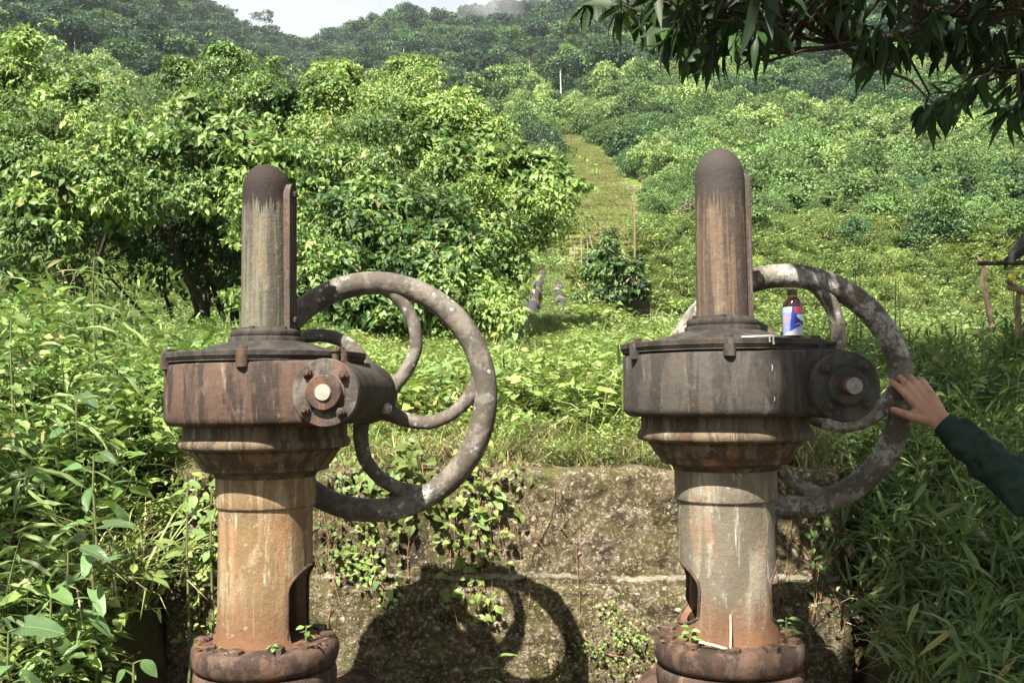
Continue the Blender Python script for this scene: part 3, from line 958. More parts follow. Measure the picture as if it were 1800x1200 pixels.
# ------------------------------------------------------------------ scattering with geometry nodes (only for what nobody could count)
def scatter(name, P, rotz, scl, idx, protos, label, tilt=None):
    n = len(P)
    me = bpy.data.meshes.new(name)
    me.vertices.add(n)
    me.vertices.foreach_set('co', np.asarray(P, np.float32).ravel())
    rot = np.zeros((n, 3), np.float32)
    rot[:, 2] = rotz
    if tilt is not None: rot[:, :2] = tilt
    a = me.attributes.new('rot', 'FLOAT_VECTOR', 'POINT'); a.data.foreach_set('vector', rot.ravel())
    a = me.attributes.new('scl', 'FLOAT', 'POINT'); a.data.foreach_set('value', np.asarray(scl, np.float32))
    a = me.attributes.new('pick', 'INT', 'POINT'); a.data.foreach_set('value', np.asarray(idx, np.int32))
    o = link(name, me)
    tag(o, label, None, None, 'stuff')
    ng = bpy.data.node_groups.new(name, 'GeometryNodeTree')
    ng.interface.new_socket('Geometry', in_out='INPUT', socket_type='NodeSocketGeometry')
    ng.interface.new_socket('Geometry', in_out='OUTPUT', socket_type='NodeSocketGeometry')
    N = ng.nodes
    gi = N.new('NodeGroupInput'); go = N.new('NodeGroupOutput')
    iop = N.new('GeometryNodeInstanceOnPoints')
    g2i = N.new('GeometryNodeGeometryToInstance')
    for p in reversed(protos):
        oi = N.new('GeometryNodeObjectInfo')
        oi.inputs['Object'].default_value = p
        oi.inputs['As Instance'].default_value = False
        oi.transform_space = 'ORIGINAL'
        ng.links.new(oi.outputs['Geometry'], g2i.inputs[0])
    def attr(nm, ty):
        q = N.new('GeometryNodeInputNamedAttribute'); q.data_type = ty
        q.inputs['Name'].default_value = nm
        return q.outputs['Attribute']
    ng.links.new(gi.outputs[0], iop.inputs['Points'])
    ng.links.new(g2i.outputs[0], iop.inputs['Instance'])
    iop.inputs['Pick Instance'].default_value = True
    ng.links.new(attr('pick', 'INT'), iop.inputs['Instance Index'])
    e2r = N.new('FunctionNodeEulerToRotation')
    ng.links.new(attr('rot', 'FLOAT_VECTOR'), e2r.inputs[0])
    ng.links.new(e2r.outputs[0], iop.inputs['Rotation'])
    ng.links.new(attr('scl', 'FLOAT'), iop.inputs['Scale'])
    ng.links.new(iop.outputs[0], go.inputs[0])
    md = o.modifiers.new('scatter', 'NODES'); md.node_group = ng
    return o

def proto(name, parts):
    """an unlinked source object; parts: (V, F, material)"""
    V, F = join([(v, f) for v, f, m in parts])
    me = np_mesh(name, V, F)
    mi = []
    for k, (v, f, m) in enumerate(parts):
        me.materials.append(m); mi += [k] * len(f)
    me.polygons.foreach_set('material_index', np.array(mi, np.int32))
    return bpy.data.objects.new(name, me)

def stems(paths, r):
    """thin three-sided stalks along polylines; paths (N,K,3)"""
    N, K, _ = paths.shape
    a = np.arange(3) * 2 * np.pi / 3
    off = np.stack([np.cos(a), np.sin(a), np.zeros(3)], -1) * r
    taper = np.linspace(1, .45, K)
    V = paths[:, :, None, :] + off[None, None] * taper[None, :, None, None]
    V = V.reshape(-1, 3)
    F = []
    base = np.arange(N)[:, None] * K * 3
    for k in range(K - 1):
        for j in range(3):
            l = (j + 1) % 3
            F.append(np.concatenate([base + k * 3 + j, base + k * 3 + l, base + (k + 1) * 3 + l], 1))
            F.append(np.concatenate([base + k * 3 + j, base + (k + 1) * 3 + l, base + (k + 1) * 3 + j], 1))
    return V, np.concatenate(F)

def arcs(n, h, spread, K=6, droop=.25, r0=.06):
    """n stalks from near the origin, bowing outwards; returns (n,K,3)"""
    az = rng.uniform(0, 2 * np.pi, n)
    sp = spread * rng.uniform(.3, 1, n); hh = h * rng.uniform(.6, 1.1, n)
    t = np.linspace(0, 1, K)
    o = rng.normal(size=(n, 2)) * r0
    x = o[:, :1] + np.cos(az)[:, None] * sp[:, None] * t ** 1.7
    y = o[:, 1:] + np.sin(az)[:, None] * sp[:, None] * t ** 1.7
    z = hh[:, None] * (t - droop * t ** 3)
    return np.stack([x, y, z], -1)

def along(paths, m, t0=.15, t1=1.0):
    """m points on every path, with tangents"""
    N, K, _ = paths.shape
    t = rng.uniform(t0, t1, (N, m)) * (K - 1)
    i = np.minimum(t.astype(int), K - 2); f = (t - i)[..., None]
    a = np.take_along_axis(paths, i[..., None], 1); b = np.take_along_axis(paths, (i + 1)[..., None], 1)
    return (a + (b - a) * f).reshape(-1, 3), unit(b - a).reshape(-1, 3)

def herb(name, n, h, spread, m, L, W, shape, mat, droop=.25, flat=.5):
    ps = arcs(n, h, spread, droop=droop)
    P, T = along(ps, m)
    k = len(P)
    flat = flat * 1.3
    az = rng.uniform(0, 2 * np.pi, k)
    D = np.stack([np.cos(az), np.sin(az), rng.uniform(-.5, .35, k)], -1) + T * .25
    D = unit(D)
    pet = rng.uniform(.2, .6, k)[:, None] * L
    Nn = np.stack([rng.normal(size=k) * flat, rng.normal(size=k) * flat, np.ones(k)], -1)
    l = L * rng.uniform(.55, 1.25, k)
    V, F = leaves(P + D * pet * .6, D, Nn, l, W * l / L, shape)
    V2, F2 = stems(ps, .0022)
    return proto(name, [(V, F, mat), (V2, F2, M['stem'])])

def tuft(name, n, L, W, spread, mat, r0=.08, straw=0):
    parts = []
    for k, mt in ((n, mat), (straw, M['straw'])):
        if not k: continue
        az = rng.uniform(0, 2 * np.pi, k)
        P = np.concatenate([rng.normal(size=(k, 2)) * r0, np.zeros((k, 1))], 1)
        D = unit(np.stack([np.cos(az) * spread, np.sin(az) * spread, rng.uniform(.5, 1.3, k)], -1) * [1, 1, 1])
        l = L * rng.uniform(.5, 1.2, k)
        Nn = np.stack([-np.cos(az) * .4, -np.sin(az) * .4, np.ones(k)], -1)
        V, F = leaves(P, D, Nn, l, W * rng.uniform(.7, 1.2, k), 'blade', curl=rng.uniform(.6, 2.2, k))
        parts.append((V, F, mt))
    return proto(name, parts)

def bamboo_grass(name, n, h, spread, m, L, W, mat):
    ps = arcs(n, h, spread, K=7, droop=.35, r0=.05)
    P, T = along(ps, m, .2, 1)
    k = len(P)
    side = unit(np.cross(T, rdir(k)))
    D = unit(T * rng.uniform(.3, .9, k)[:, None] + side + [0, 0, -.25])
    l = L * rng.uniform(.5, 1.2, k)
    V, F = leaves(P, D, jit(k, .4) + [0, 0, 1], l, W * rng.uniform(.7, 1.2, k), 'lance', curl=rng.uniform(.3, 1.3, k))
    V2, F2 = stems(ps, .002)
    return proto(name, [(V, F, mat), (V2, F2, M['stem'])])

def lobes_points(lobes, n, shell=(.78, 1.12), inner=.2, down=.35):
    """points on the skin of overlapping lobes, with outward directions. lobes: (x,y,z,rx,ry,rz)"""
    lb = np.array(lobes, float)
    w = lb[:, 3] * lb[:, 5]; w = w / w.sum()
    big = np.argsort(-w)[:70]          # only the larger mounds hide leaves inside them
    P = np.zeros((0, 3)); O = np.zeros((0, 3))
    while len(P) < n:
        k = rng.choice(len(lb), n, p=w)
        d = rdir(n)
        d[:, 2] = np.where((d[:, 2] < 0) & (rng.random(n) > down), -d[:, 2], d[:, 2])
        rr = np.where(rng.random(n) < inner, rng.uniform(.35, .85, n), rng.uniform(*shell, n))
        bump = 1 + .16 * np.sin(d[:, 0] * 5 + k) * np.sin(d[:, 1] * 6 + 2 * k) + .10 * np.sin(d[:, 2] * 9 + d[:, 0] * 7 + k)
        p = lb[k, :3] + d * lb[k, 3:6] * (rr * bump)[:, None]
        # drop points buried inside another lobe
        keep = np.ones(n, bool)
        for j in big:
            q = (p - lb[j, :3]) / lb[j, 3:6]
            keep &= ((q * q).sum(1) > .52) | (k == j)
        P = np.concatenate([P, p[keep]]); O = np.concatenate([O, d[keep]])
    return P[:n], O[:n]

def clumped(lobes, per=13, size=(.26, .46)):
    """breaks every lobe up into smaller leafy clumps"""
    out = []
    for l in lobes:
        out.append((l[0], l[1], l[2], l[3] * .72, l[4] * .72, l[5] * .72))
        for k in range(per):
            d = rdir(1)[0]
            if d[2] < -.75: d[2] = -d[2]
            f = rng.uniform(.62, .92); q = rng.uniform(*size)
            out.append((l[0] + d[0] * l[3] * f, l[1] + d[1] * l[4] * f, l[2] + d[2] * l[5] * f, l[3] * q * 1.1, l[4] * q * 1.1, l[5] * q * .85))
    return out

MOUTH_ON = [True]
MOUTH = [(125, 432), (180, 414), (250, 406), (330, 412), (400, 426), (428, 440), (425, 505), (330, 528), (200, 530), (130, 505)]
def in_mouth(P):
    """points that would close the mouth of the hollow under the creepers"""
    x, y, d = project(P)
    ins = np.zeros(len(P), bool)
    m = MOUTH
    for k in range(len(m)):
        (x0, y0), (x1, y1) = m[k], m[k - 1]
        c = ((y0 > y) != (y1 > y)) & (x < (x1 - x0) * (y - y0) / (y1 - y0 + 1e-9) + x0)
        ins ^= c
    return ins & (P[:, 1] < 15) & (P[:, 1] > 7) & MOUTH_ON[0]

def crown(lobes, n, L, W, shape, hang=.5, **kw):
    P, O = lobes_points(lobes, n, **kw)
    ok = ~in_mouth(P); P, O = P[ok], O[ok]
    k = len(P)
    l = L * rng.uniform(.5, 1.3, k) * (1 + .35 * np.sin(P[:, 0] * 2.1 + 3 * np.sin(P[:, 2] * 1.7)))
    D = unit(O * .7 + jit(k, .55) + [0, 0, -hang])
    Nn = O * 1.2 + jit(k, .5) + [0, -.15, .4]
    return leaves(P, D, Nn, l, W * l / L, shape)

def far_crown(n_lobes, r, hz, flat, n, L, mat, seedshape):
    lobes = []
    for k in range(n_lobes):
        a = rng.uniform(0, 6.28); d = r * rng.uniform(.1, .75)
        rr = r * rng.uniform(.32, .62)
        lobes.append((d * math.cos(a), d * math.sin(a), hz + rng.uniform(-.5, .5) * r * flat, rr, rr, rr * flat))
    V, F = crown(clumped(lobes, 6, (.3, .5)), n, L, L * .62, 'diamond', hang=.25, inner=.12)
    return V, F, mat

# ---- far forest and scrub prototypes (unit: metres)
TREES, BUSHES = [], []
for k, (mt, fl, hz) in enumerate([('far_mid', .75, 6.5), ('far_dark', .65, 8), ('far_mid', .55, 9), ('far_dark', .8, 6), ('far_bright', .7, 6), ('far_dry', .7, 6)]):
    c_ = far_crown(9, 3.6, hz, fl, 1800, .50, M[mt], k)
    tv, tf = stems(np.stack([np.stack([np.linspace(0, .3, 5), np.linspace(0, .2, 5), np.linspace(-1, hz, 5)], -1)]), .17)
    TREES.append(proto('far_tree_%d' % k, [c_, (tv, tf, M['pale_bark'])]))
for k, (mt, n) in enumerate([('far_bright', 7), ('far_bright', 5), ('far_mid', 8), ('meadow', 6), ('far_mid', 6), ('far_dry', 6), ('far_dark', 7)]):
    lobes = []
    for q in range(n):
        a = rng.uniform(0, 6.28); d = rng.uniform(.1, .8); rr = rng.uniform(.35, .65)
        lobes.append((d * math.cos(a), d * math.sin(a), rng.uniform(.1, .9), rr, rr, rr * .85))
    V, F = crown(clumped(lobes, 9, (.22, .45)), 4600, .095, .055, 'diamond', hang=.35)
    BUSHES.append(proto('far_bush_%d' % k, [(V, F, M[mt])]))

def field_points(n, y0, y1, umax=.62, power=2):
    u = rng.uniform(-umax, umax, n)
    y = (y0 ** power + rng.random(n) * (y1 ** power - y0 ** power)) ** (1 / power)
    x = u * y
    return x, y, gz(x, y)

# hillside forest
x, y, z = field_points(15000, 140, 440)
ok = ~in_clear(x, y, z, 7 + 3000 / y)
x, y, z = x[ok], y[ok], z[ok]
px, py, _ = project(np.stack([x, y, z], -1))
n = len(x)
pick = rng.choice([0, 1, 2, 3, 4, 5], n, p=[.27, .27, .18, .17, .08, .03])
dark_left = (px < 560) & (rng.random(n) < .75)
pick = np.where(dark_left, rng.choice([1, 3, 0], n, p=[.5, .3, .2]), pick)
tv_ = rng.uniform(.34, .72, n) + .75 * rng.random(n) ** 3 * np.interp(y, [200, 400], [.5, 1.2])
pale = (wav(x * .04, y * .03) > .25) & ~dark_left & (y < 330)
pick = np.where(pale & (rng.random(n) < .6), 4, pick)
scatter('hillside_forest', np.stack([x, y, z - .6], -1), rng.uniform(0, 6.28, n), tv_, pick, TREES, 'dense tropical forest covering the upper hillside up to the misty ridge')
# scrub on the lower slope
x, y, z = field_points(11500, 38, 165, .60, 1.75)
ok = ~in_clear(x, y, z, 6 + 1900 / y)
x, y, z = x[ok], y[ok], z[ok]
px, py, _ = project(np.stack([x, y, z], -1))
ok = (py < 428) | (rng.random(len(x)) < .006)
x, y, z, px = x[ok], y[ok], z[ok], px[ok]
n = len(x)
patch = wav(x * .12, y * .10)
pick = np.where(patch > .12, rng.choice([0, 1, 3], n), np.where(patch > -.35, rng.choice([0, 2, 4, 1], n), rng.choice([2, 4, 6], n)))
pick = np.where(rng.random(n) < .025, 5, pick)
scl = (.36 + 1.5 * rng.random(n) ** 3) * np.interp(y, [38, 80, 165], [.85, 1.5, 2.3])
scatter('hillside_scrub', np.stack([x, y, z - .1 * scl], -1), rng.uniform(0, 6.28, n), scl, pick, BUSHES, 'bright green scrub and creepers covering the lower slope')

# ---- meadow
MEADOW = [herb('meadow_a', 22, .55, .4, 9, .10, .055, 'oval', M['meadow']), herb('meadow_b', 26, .7, .45, 9, .08, .04, 'oval', M['meadow']),
          tuft('meadow_c', 90, .5, .02, 1.0, M['grass'], .25), herb('meadow_d', 18, .5, .5, 10, .13, .09, 'oval', M['herb'])]
DRY = [tuft('dry_a', 120, .4, .03, 1.3, M['yellow_grass'], .25), tuft('dry_b', 90, .3, .03, 1.6, M['yellow_grass'], .3, 30)]
x, y, z = field_points(11000, 11, 46, .60, 1.6)
px, py, _ = project(np.stack([x, y, z], -1))
ok = ~((px > 885) & (px < 1015) & (y < 27)) & ~in_clear(x, y, z, 0) & ~((px < 900) & (y < 17))
x, y, z = x[ok], y[ok], z[ok]; n = len(x)
pt_ = wav(x * .35, y * .3)
pick = np.where(pt_ > .15, rng.choice([0, 3, 2], n), rng.choice([0, 1, 2], n, p=[.3, .5, .2]))
sc_ = rng.uniform(.6, 1.3, n) * np.interp(y, [11, 20, 46], [.6, .8, 1.3])
xg, yg, zg = field_points(26000, 12, 28, .10, 1.6)
xg = xg + .025 * yg
ok = (xg / yg > -.015) & (xg / yg < .068)
xg, yg = xg[ok][:1500], yg[ok][:1500]; ng_ = len(xg)
x = np.concatenate([x, xg]); y = np.concatenate([y, yg]); z = np.concatenate([z, gz(xg, yg)]); n = len(x)
pick = np.concatenate([pick, rng.choice([0, 1, 2], ng_)]); sc_ = np.concatenate([sc_, rng.uniform(.16, .36, ng_)])
scatter('meadow_grass', np.stack([x, y, z], -1), rng.uniform(0, 6.28, n), sc_, pick, MEADOW, 'bright green meadow of tall herbs below the hillside')
# strip of dry grass up the hill
x, y, z = field_points(60000, 24, 330, .10, 1.7)
x = x + .03 * y
z = gz(x, y)
ok = in_clear(x, y, z, 5)
x, y, z = x[ok][:5200], y[ok][:5200], z[ok][:5200]; n = len(x)
gidx = np.where(wav(x * .5, y * .22) > -.05, 0, 1)
scatter('dry_grass_strip', np.stack([x, y, z], -1), rng.uniform(0, 6.28, n), rng.uniform(.6, 1.1, n) * np.interp(y, [24, 120, 330], [.8, 1.3, 2.4]), gidx, DRY, 'yellowish dry grass on the cleared strip running up the hill')

# ------------------------------------------------------------------ trees smothered in creepers behind the valves
def lobe(px, py, Y, r, k=1.0, ky=1.0):
    p = at(px, py, Y); q = r / FPX * Y
    return (p.x, p.y, p.z, q * k, q * ky, q)

def trunk_mesh(base, tops, r0, mat, seg=8):
    mb = MB()
    b = Vector(base)
    for t in tops:
        t = Vector(t)
        pts, rad = [], []
        for i in range(9):
            f = i / 8
            p = b.lerp(t, f)
            w = math.sin(f * math.pi) * .06 * (t - b).length
            p = p + Vector((w * mnoise.noise(t + Vector((f * 2, 0, 0))) * 2, w * mnoise.noise(t + Vector((0, f * 2, 7))) * 2, -w * .3))
            pts.append(p); rad.append(r0 * (1 - .75 * f))
        mb.tube(pts, rad, seg)
    return mb.mesh('trunk', mat)

def vine_tree(label, lobes, density, L, mat, mat2=None, shape='oval', group='creeper covered trees behind the valves', hang=.75):
    lb = np.array(lobes)
    cx, cy_ = np.average(lb[:, 0], weights=lb[:, 3] ** 2), np.average(lb[:, 1], weights=lb[:, 3] ** 2)
    base = (cx, cy_ + 1.1, float(gz(cx, cy_ + 1.1)))
    root = empty('vine_covered_tree', base)
    tag(root, label, 'tree', group)
    area = sum(2 * math.pi * l[3] * l[5] for l in lobes)
    L = L * .60
    n = int(area * density * (.125 / L) ** 2 * .95)
    more = []
    for l in lobes:          # smaller outgrowths so that no two mounds are alike
        for q in range(3):
            a_ = random.uniform(-.25, 3.39); f_ = random.uniform(.55, 1.0); s_ = random.uniform(.28, .62)
            more.append((l[0] + math.cos(a_) * l[3] * f_, l[1] - random.uniform(-.3, .75) * l[3], l[2] + math.sin(a_) * l[5] * f_, l[3] * s_, l[4] * s_, l[5] * s_ * random.uniform(.8, 1.4)))
    lobes = lobes + more
    lobes0, lobes = lobes, clumped(lobes, 10)
    V, F = crown(lobes, n, L, L * .56, shape, hang=hang, inner=.22)
    o = link('crown', np_mesh('crown', V - np.array(base), F, mat), root); tag(o, kind='stuff')
    if mat2:
        V, F = crown(lobes, int(n * .22), L * 1.15, L * .7, shape, hang=hang, shell=(.98, 1.16), inner=0)
        o = link('creeper', np_mesh('creeper', V - np.array(base), F, mat2), root); tag(o, kind='stuff')
    # arching shoots that break the outline
    ns = int(area * 3.2)
    P, O = lobes_points(lobes0, ns, shell=(.9, 1.02), inner=0, down=.3)
    out = unit(O + jit(ns, .5) + [0, -.15, .45])
    ln = rng.uniform(.25, .75, ns)[:, None]
    tt = np.linspace(0, 1, 6)
    path = P[:, None, :] + out[:, None, :] * (ln[:, None, :] * tt[None, :, None]) + np.array([0, 0, -1]) * (ln[:, None, :] * .65 * tt[None, :, None] ** 2.2)
    path = path[~(in_mouth(path[:, -1]) | in_mouth(path[:, 2]))]
    Pl, Tl = along(path, 13, .15, 1)
    ok = ~in_mouth(Pl); Pl, Tl = Pl[ok], Tl[ok]
    k = len(Pl)
    D = unit(Tl * .5 + jit(k, .6) + [0, 0, -.45])
    l = L * rng.uniform(.6, 1.35, k)
    V, F = leaves(Pl, D, jit(k, .4) + [0, -.3, 1], l, l * .52, shape)
    o = link('shoots', np_mesh('shoots', V - np.array(base), F, M['vine_lime'] if mat is not M['vine_dark'] else M['vine_dark']), root); tag(o, kind='stuff')
    V, F = stems(path, .005)
    o = link('twigs', np_mesh('twigs', V - np.array(base), F, M['red_stem']), root); tag(o, kind='stuff')
    V, F = crown(lobes0, int(n * .018), L * .8, L * .35, shape, hang=1.2, shell=(.85, 1.02), inner=.3)
    o = link('withered_leaves', np_mesh('withered_leaves', V - np.array(base), F, M['vine_dry']), root); tag(o, kind='stuff')
    order = sorted(lobes0, key=lambda l: -l[3])[:3]
    tm = trunk_mesh((0, 0, -.1), [Vector(l[:3]) - Vector(base) for l in order], .045, M['bark'])
    link('trunk', tm, root)
    return root

vine_tree('pale green creeper covered tree at the far left edge below the dark hill',
          [lobe(40, 175, 13.5, 95), lobe(120, 230, 13.2, 95), lobe(20, 300, 13, 110), lobe(170, 310, 12.8, 90), lobe(40, 375, 12.4, 95), lobe(-60, 230, 13.5, 120), lobe(-60, 370, 12.6, 110), lobe(10, 115, 13.8, 45)],
          520, .150, M['vine'], M['vine_lime'])
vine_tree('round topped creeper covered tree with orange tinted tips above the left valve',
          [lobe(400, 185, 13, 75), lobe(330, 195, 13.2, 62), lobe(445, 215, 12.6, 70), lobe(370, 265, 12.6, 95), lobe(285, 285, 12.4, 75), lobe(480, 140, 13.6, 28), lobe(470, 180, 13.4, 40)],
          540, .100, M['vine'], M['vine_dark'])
vine_tree('small peaked creeper column between two larger leafy mounds',
          [lobe(592, 150, 13.4, 42), lobe(575, 200, 13.2, 55), lobe(610, 240, 13, 70), lobe(540, 250, 13, 60)],
          560, .090, M['vine_lime'], M['vine'])
vine_tree('tall mound of creepers with a pointed top right of the left valve',
          [lobe(705, 165, 12.4, 58), lobe(740, 215, 12.2, 78), lobe(680, 240, 12, 85), lobe(790, 265, 11.8, 85), lobe(850, 290, 11.6, 70), lobe(712, 128, 12.6, 26)],
          580, .088, M['vine_lime'], M['vine'])
vine_tree('wide leafy mound overhanging the pipeline path',
          [lobe(880, 330, 11.2, 85), lobe(930, 330, 11.0, 55), lobe(800, 370, 11, 100), lobe(905, 400, 10.8, 66), lobe(850, 450, 10.6, 85), lobe(893, 490, 10.4, 50), lobe(965, 305, 11, 26), lobe(820, 530, 10.2, 75), lobe(868, 555, 10.3, 40)],
          560, .135, M['vine'], M['vine_lime'])
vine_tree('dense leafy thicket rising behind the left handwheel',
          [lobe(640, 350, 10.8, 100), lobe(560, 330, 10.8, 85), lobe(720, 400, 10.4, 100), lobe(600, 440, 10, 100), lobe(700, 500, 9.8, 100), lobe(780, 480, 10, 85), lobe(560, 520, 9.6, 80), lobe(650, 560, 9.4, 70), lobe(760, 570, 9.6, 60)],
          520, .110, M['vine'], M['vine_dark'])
vine_tree('bushy creeper covered tree overhanging the dark hollow left of the left valve',
          [lobe(300, 312, 10.6, 85), lobe(210, 318, 10.4, 80), lobe(390, 305, 10.6, 82), lobe(470, 330, 10.4, 80), lobe(125, 330, 10.2, 55), lobe(490, 420, 10, 62), lobe(440, 370, 9.7, 42), lobe(260, 352, 9.8, 36), lobe(340, 360, 9.7, 36), lobe(175, 345, 9.6, 32), lobe(55, 370, 9.6, 42), lobe(500, 500, 9.6, 55), lobe(450, 540, 9.4, 40), lobe(190, 310, 11.6, 80), lobe(290, 300, 11.9, 85), lobe(390, 295, 11.8, 85), lobe(240, 260, 12.6, 80), lobe(350, 255, 12.8, 80)],  # rearmost lobes added, mostly hidden, to keep the sun out of the hollow
          560, .150, M['vine'], M['vine_lime'])
def curtain(label, poly, n, y0, y1, r0, r1, L, mat, mat2):
    """creepers draped between the trees: many small mounds within an outline"""
    xs, ys = [p[0] for p in poly], [p[1] for p in poly]
    out = []
    while len(out) < n:
        x, y = random.uniform(min(xs), max(xs)), random.uniform(min(ys), max(ys))
        ins = False
        for k in range(len(poly)):
            (xa, ya), (xb, yb) = poly[k], poly[k - 1]
            if (ya > y) != (yb > y) and x < (xb - xa) * (y - ya) / (yb - ya) + xa: ins = not ins
        if not ins: continue
        f = (y - min(ys)) / (max(ys) - min(ys))
        out.append(lobe(x, y, y0 + (y1 - y0) * f + random.uniform(-.3, .3), random.uniform(r0, r1), random.uniform(.8, 1.5)))
    return vine_tree(label, out, 430, L, mat, mat2, hang=.95)
curtain('curtain of bright creepers draped between the trees behind the left valve',
        [(430, 300), (560, 250), (640, 250), (760, 210), (900, 270), (985, 320), (970, 430), (930, 500), (870, 590), (700, 600), (540, 590), (440, 560), (430, 450)], 46, 11.6, 9.4, 26, 58, .12, M['vine_lime'], M['vine'])
curtain('curtain of creepers draped over the bushes at the left edge',
        [(-60, 190), (150, 220), (260, 230), (420, 240), (440, 330), (330, 370), (150, 370), (110, 430), (-60, 450)], 40, 12.2, 9.4, 26, 58, .105, M['vine'], M['vine_lime'])
MOUTH_ON[0] = False
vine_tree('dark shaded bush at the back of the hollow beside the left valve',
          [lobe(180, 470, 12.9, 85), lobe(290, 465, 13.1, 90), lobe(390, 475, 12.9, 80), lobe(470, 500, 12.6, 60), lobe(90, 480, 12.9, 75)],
          420, .13, M['vine_dark'])  # dark leaf colour stands in for the deep shade inside the hollow

# ------------------------------------------------------------------ ground cover near the wall
NEAR = {
    'heart': [herb('heart_a', 11, .34, .30, 10, .064, .050, 'heart', M['herb']), herb('heart_b', 9, .26, .34, 11, .054, .043, 'heart', M['herb'], droop=.5),
              herb('heart_c', 9, .42, .26, 10, .070, .052, 'heart', M['vine_lime'])],
    'fine': [herb('fine_a', 16, .34, .25, 16, .036, .018, 'oval', M['herb']), herb('fine_b', 14, .45, .25, 18, .045, .02, 'oval', M['vine_lime'])],
    'ovate': [herb('ovate_a', 9, .50, .30, 10, .09, .038, 'ovate', M['herb']), herb('ovate_b', 8, .6, .32, 10, .095, .042, 'ovate', M['vine'])],
    'grass': [tuft('grass_a', 70, .34, .008, .7, M['grass'], .09, 14), tuft('grass_b', 60, .24, .007, .9, M['grass'], .1, 20), tuft('grass_c', 55, .45, .009, .6, M['grass'], .08, 8)],
    'bamboo': [bamboo_grass('bamboo_a', 9, .7, .40, 8, .15, .021, M['bamboo']), bamboo_grass('bamboo_b', 8, .55, .45, 8, .17, .024, M['bamboo']), bamboo_grass('bamboo_c', 7, .9, .4, 9, .14, .017, M['bamboo'])],
    'straw': [tuft('straw_a', 0, .26, .006, 1.6, M['straw'], .14, 60), tuft('straw_b', 0, .2, .005, 2.2, M['straw'], .16, 70)],
}
ALLN, RNG = [], {}
for k, v in NEAR.items():
    RNG[k] = (len(ALLN), len(ALLN) + len(v)); ALLN += v

def cover(name, label, n, xr, yr, mix, scl, keep=None, lift=0.0):
    x = rng.uniform(*xr, n); y = rng.uniform(*yr, n)
    if keep is not None:
        ok = keep(x, y); x, y = x[ok], y[ok]
    n = len(x)
    ks = list(mix); p = np.array([mix[k] for k in ks]); p = p / p.sum()
    kind = rng.choice(len(ks), n, p=p)
    pick = np.array([rng.integers(*RNG[ks[k]]) for k in kind]) if n else np.zeros(0, int)
    z = gz(x, y) + lift
    return np.stack([x, y, z], -1), rng.uniform(0, 6.28, n), rng.uniform(*scl, n), pick

def covers(name, label, batches):
    P, r, s, k = [np.concatenate(q) for q in zip(*batches)]
    scatter(name, P, r, s, k, ALLN, label, rng.normal(size=(len(P), 2)) * .12)

off_wall = lambda x, y: ~((np.abs(x) < 1.34) & (y < 4.28))
vis = lambda x, y: np.abs(x) < .56 * y + .6
covers('bank_undergrowth', 'tangle of leafy weeds and grasses on the bank left of the wall', [
    cover('', '', 620, (-3.6, -1.34), (3.0, 5.2), {'heart': 3, 'ovate': 2.5, 'bamboo': 2, 'grass': 1, 'fine': 1}, (.55, 1.0), vis),
    cover('', '', 620, (-5.2, -1.5), (5.0, 9.0), {'heart': 2, 'ovate': 3, 'bamboo': 1.5, 'fine': 2}, (.5, .85), lambda x, y: vis(x, y) & (x / y > -.46)),
    cover('', '', 520, (-5.2, -1.5), (4.6, 8.5), {'heart': 2, 'ovate': 3, 'bamboo': 2, 'fine': 1}, (.9, 1.5), lambda x, y: vis(x, y) & (x / y < -.43)),
])
gap = lambda x, y: off_wall(x, y) & vis(x, y) & ~((x > .0) & (x < .5) & (y > 7.5))
covers('weed_cover', 'sunlit weeds and grass growing behind the top of the wall', [
    cover('', '', 420, (-1.4, 1.5), (4.28, 4.75), {'grass': 3, 'straw': 3, 'heart': 1.2, 'fine': 1}, (.35, .75), gap),
    cover('', '', 900, (-1.8, 2.0), (4.7, 6.6), {'grass': 3, 'heart': 3, 'fine': 2, 'straw': .6}, (.6, 1.15), gap),
    cover('', '', 170, (-1.9, 2.2), (4.9, 8.2), {'ovate': 2, 'heart': 2, 'bamboo': 1.5}, (.8, 1.2), lambda x, y: gap(x, y) & (wav(x * 1.3, y * 1.3) > .1)),
    cover('', '', 1500, (-3.2, 4.6), (6.4, 9.5), {'grass': 3, 'heart': 1.2, 'fine': 3}, (.55, .9), gap),
    cover('', '', 2200, (-3.0, 7.5), (9, 14), {'grass': 3, 'fine': 3, 'heart': .6}, (.45, .8), gap),
    cover('', '', 150, (.0, .75), (7.6, 13.5), {'grass': 3, 'heart': 1, 'fine': 2}, (.35, .6), vis),
    cover('', '', 150, (-1.3, 1.28), (4.02, 4.24), {'grass': 3, 'straw': 2, 'fine': 1}, (.25, .55), vis, .0),
    cover('', '', 120, (-1.3, 1.3), (4.20, 4.34), {'straw': 3, 'grass': 1}, (.3, .6), vis, .03),
])
covers('shaded_grass', 'bamboo grass and weeds in the shade right of the wall', [
    cover('', '', 620, (1.36, 3.6), (2.9, 4.9), {'bamboo': 5, 'grass': 1.2, 'heart': .6, 'straw': 1.2}, (.5, .95), vis),
    cover('', '', 700, (1.4, 4.6), (4.6, 8.0), {'bamboo': 3, 'grass': 2, 'heart': 2, 'fine': 1, 'ovate': 1}, (.7, 1.05), vis),
])

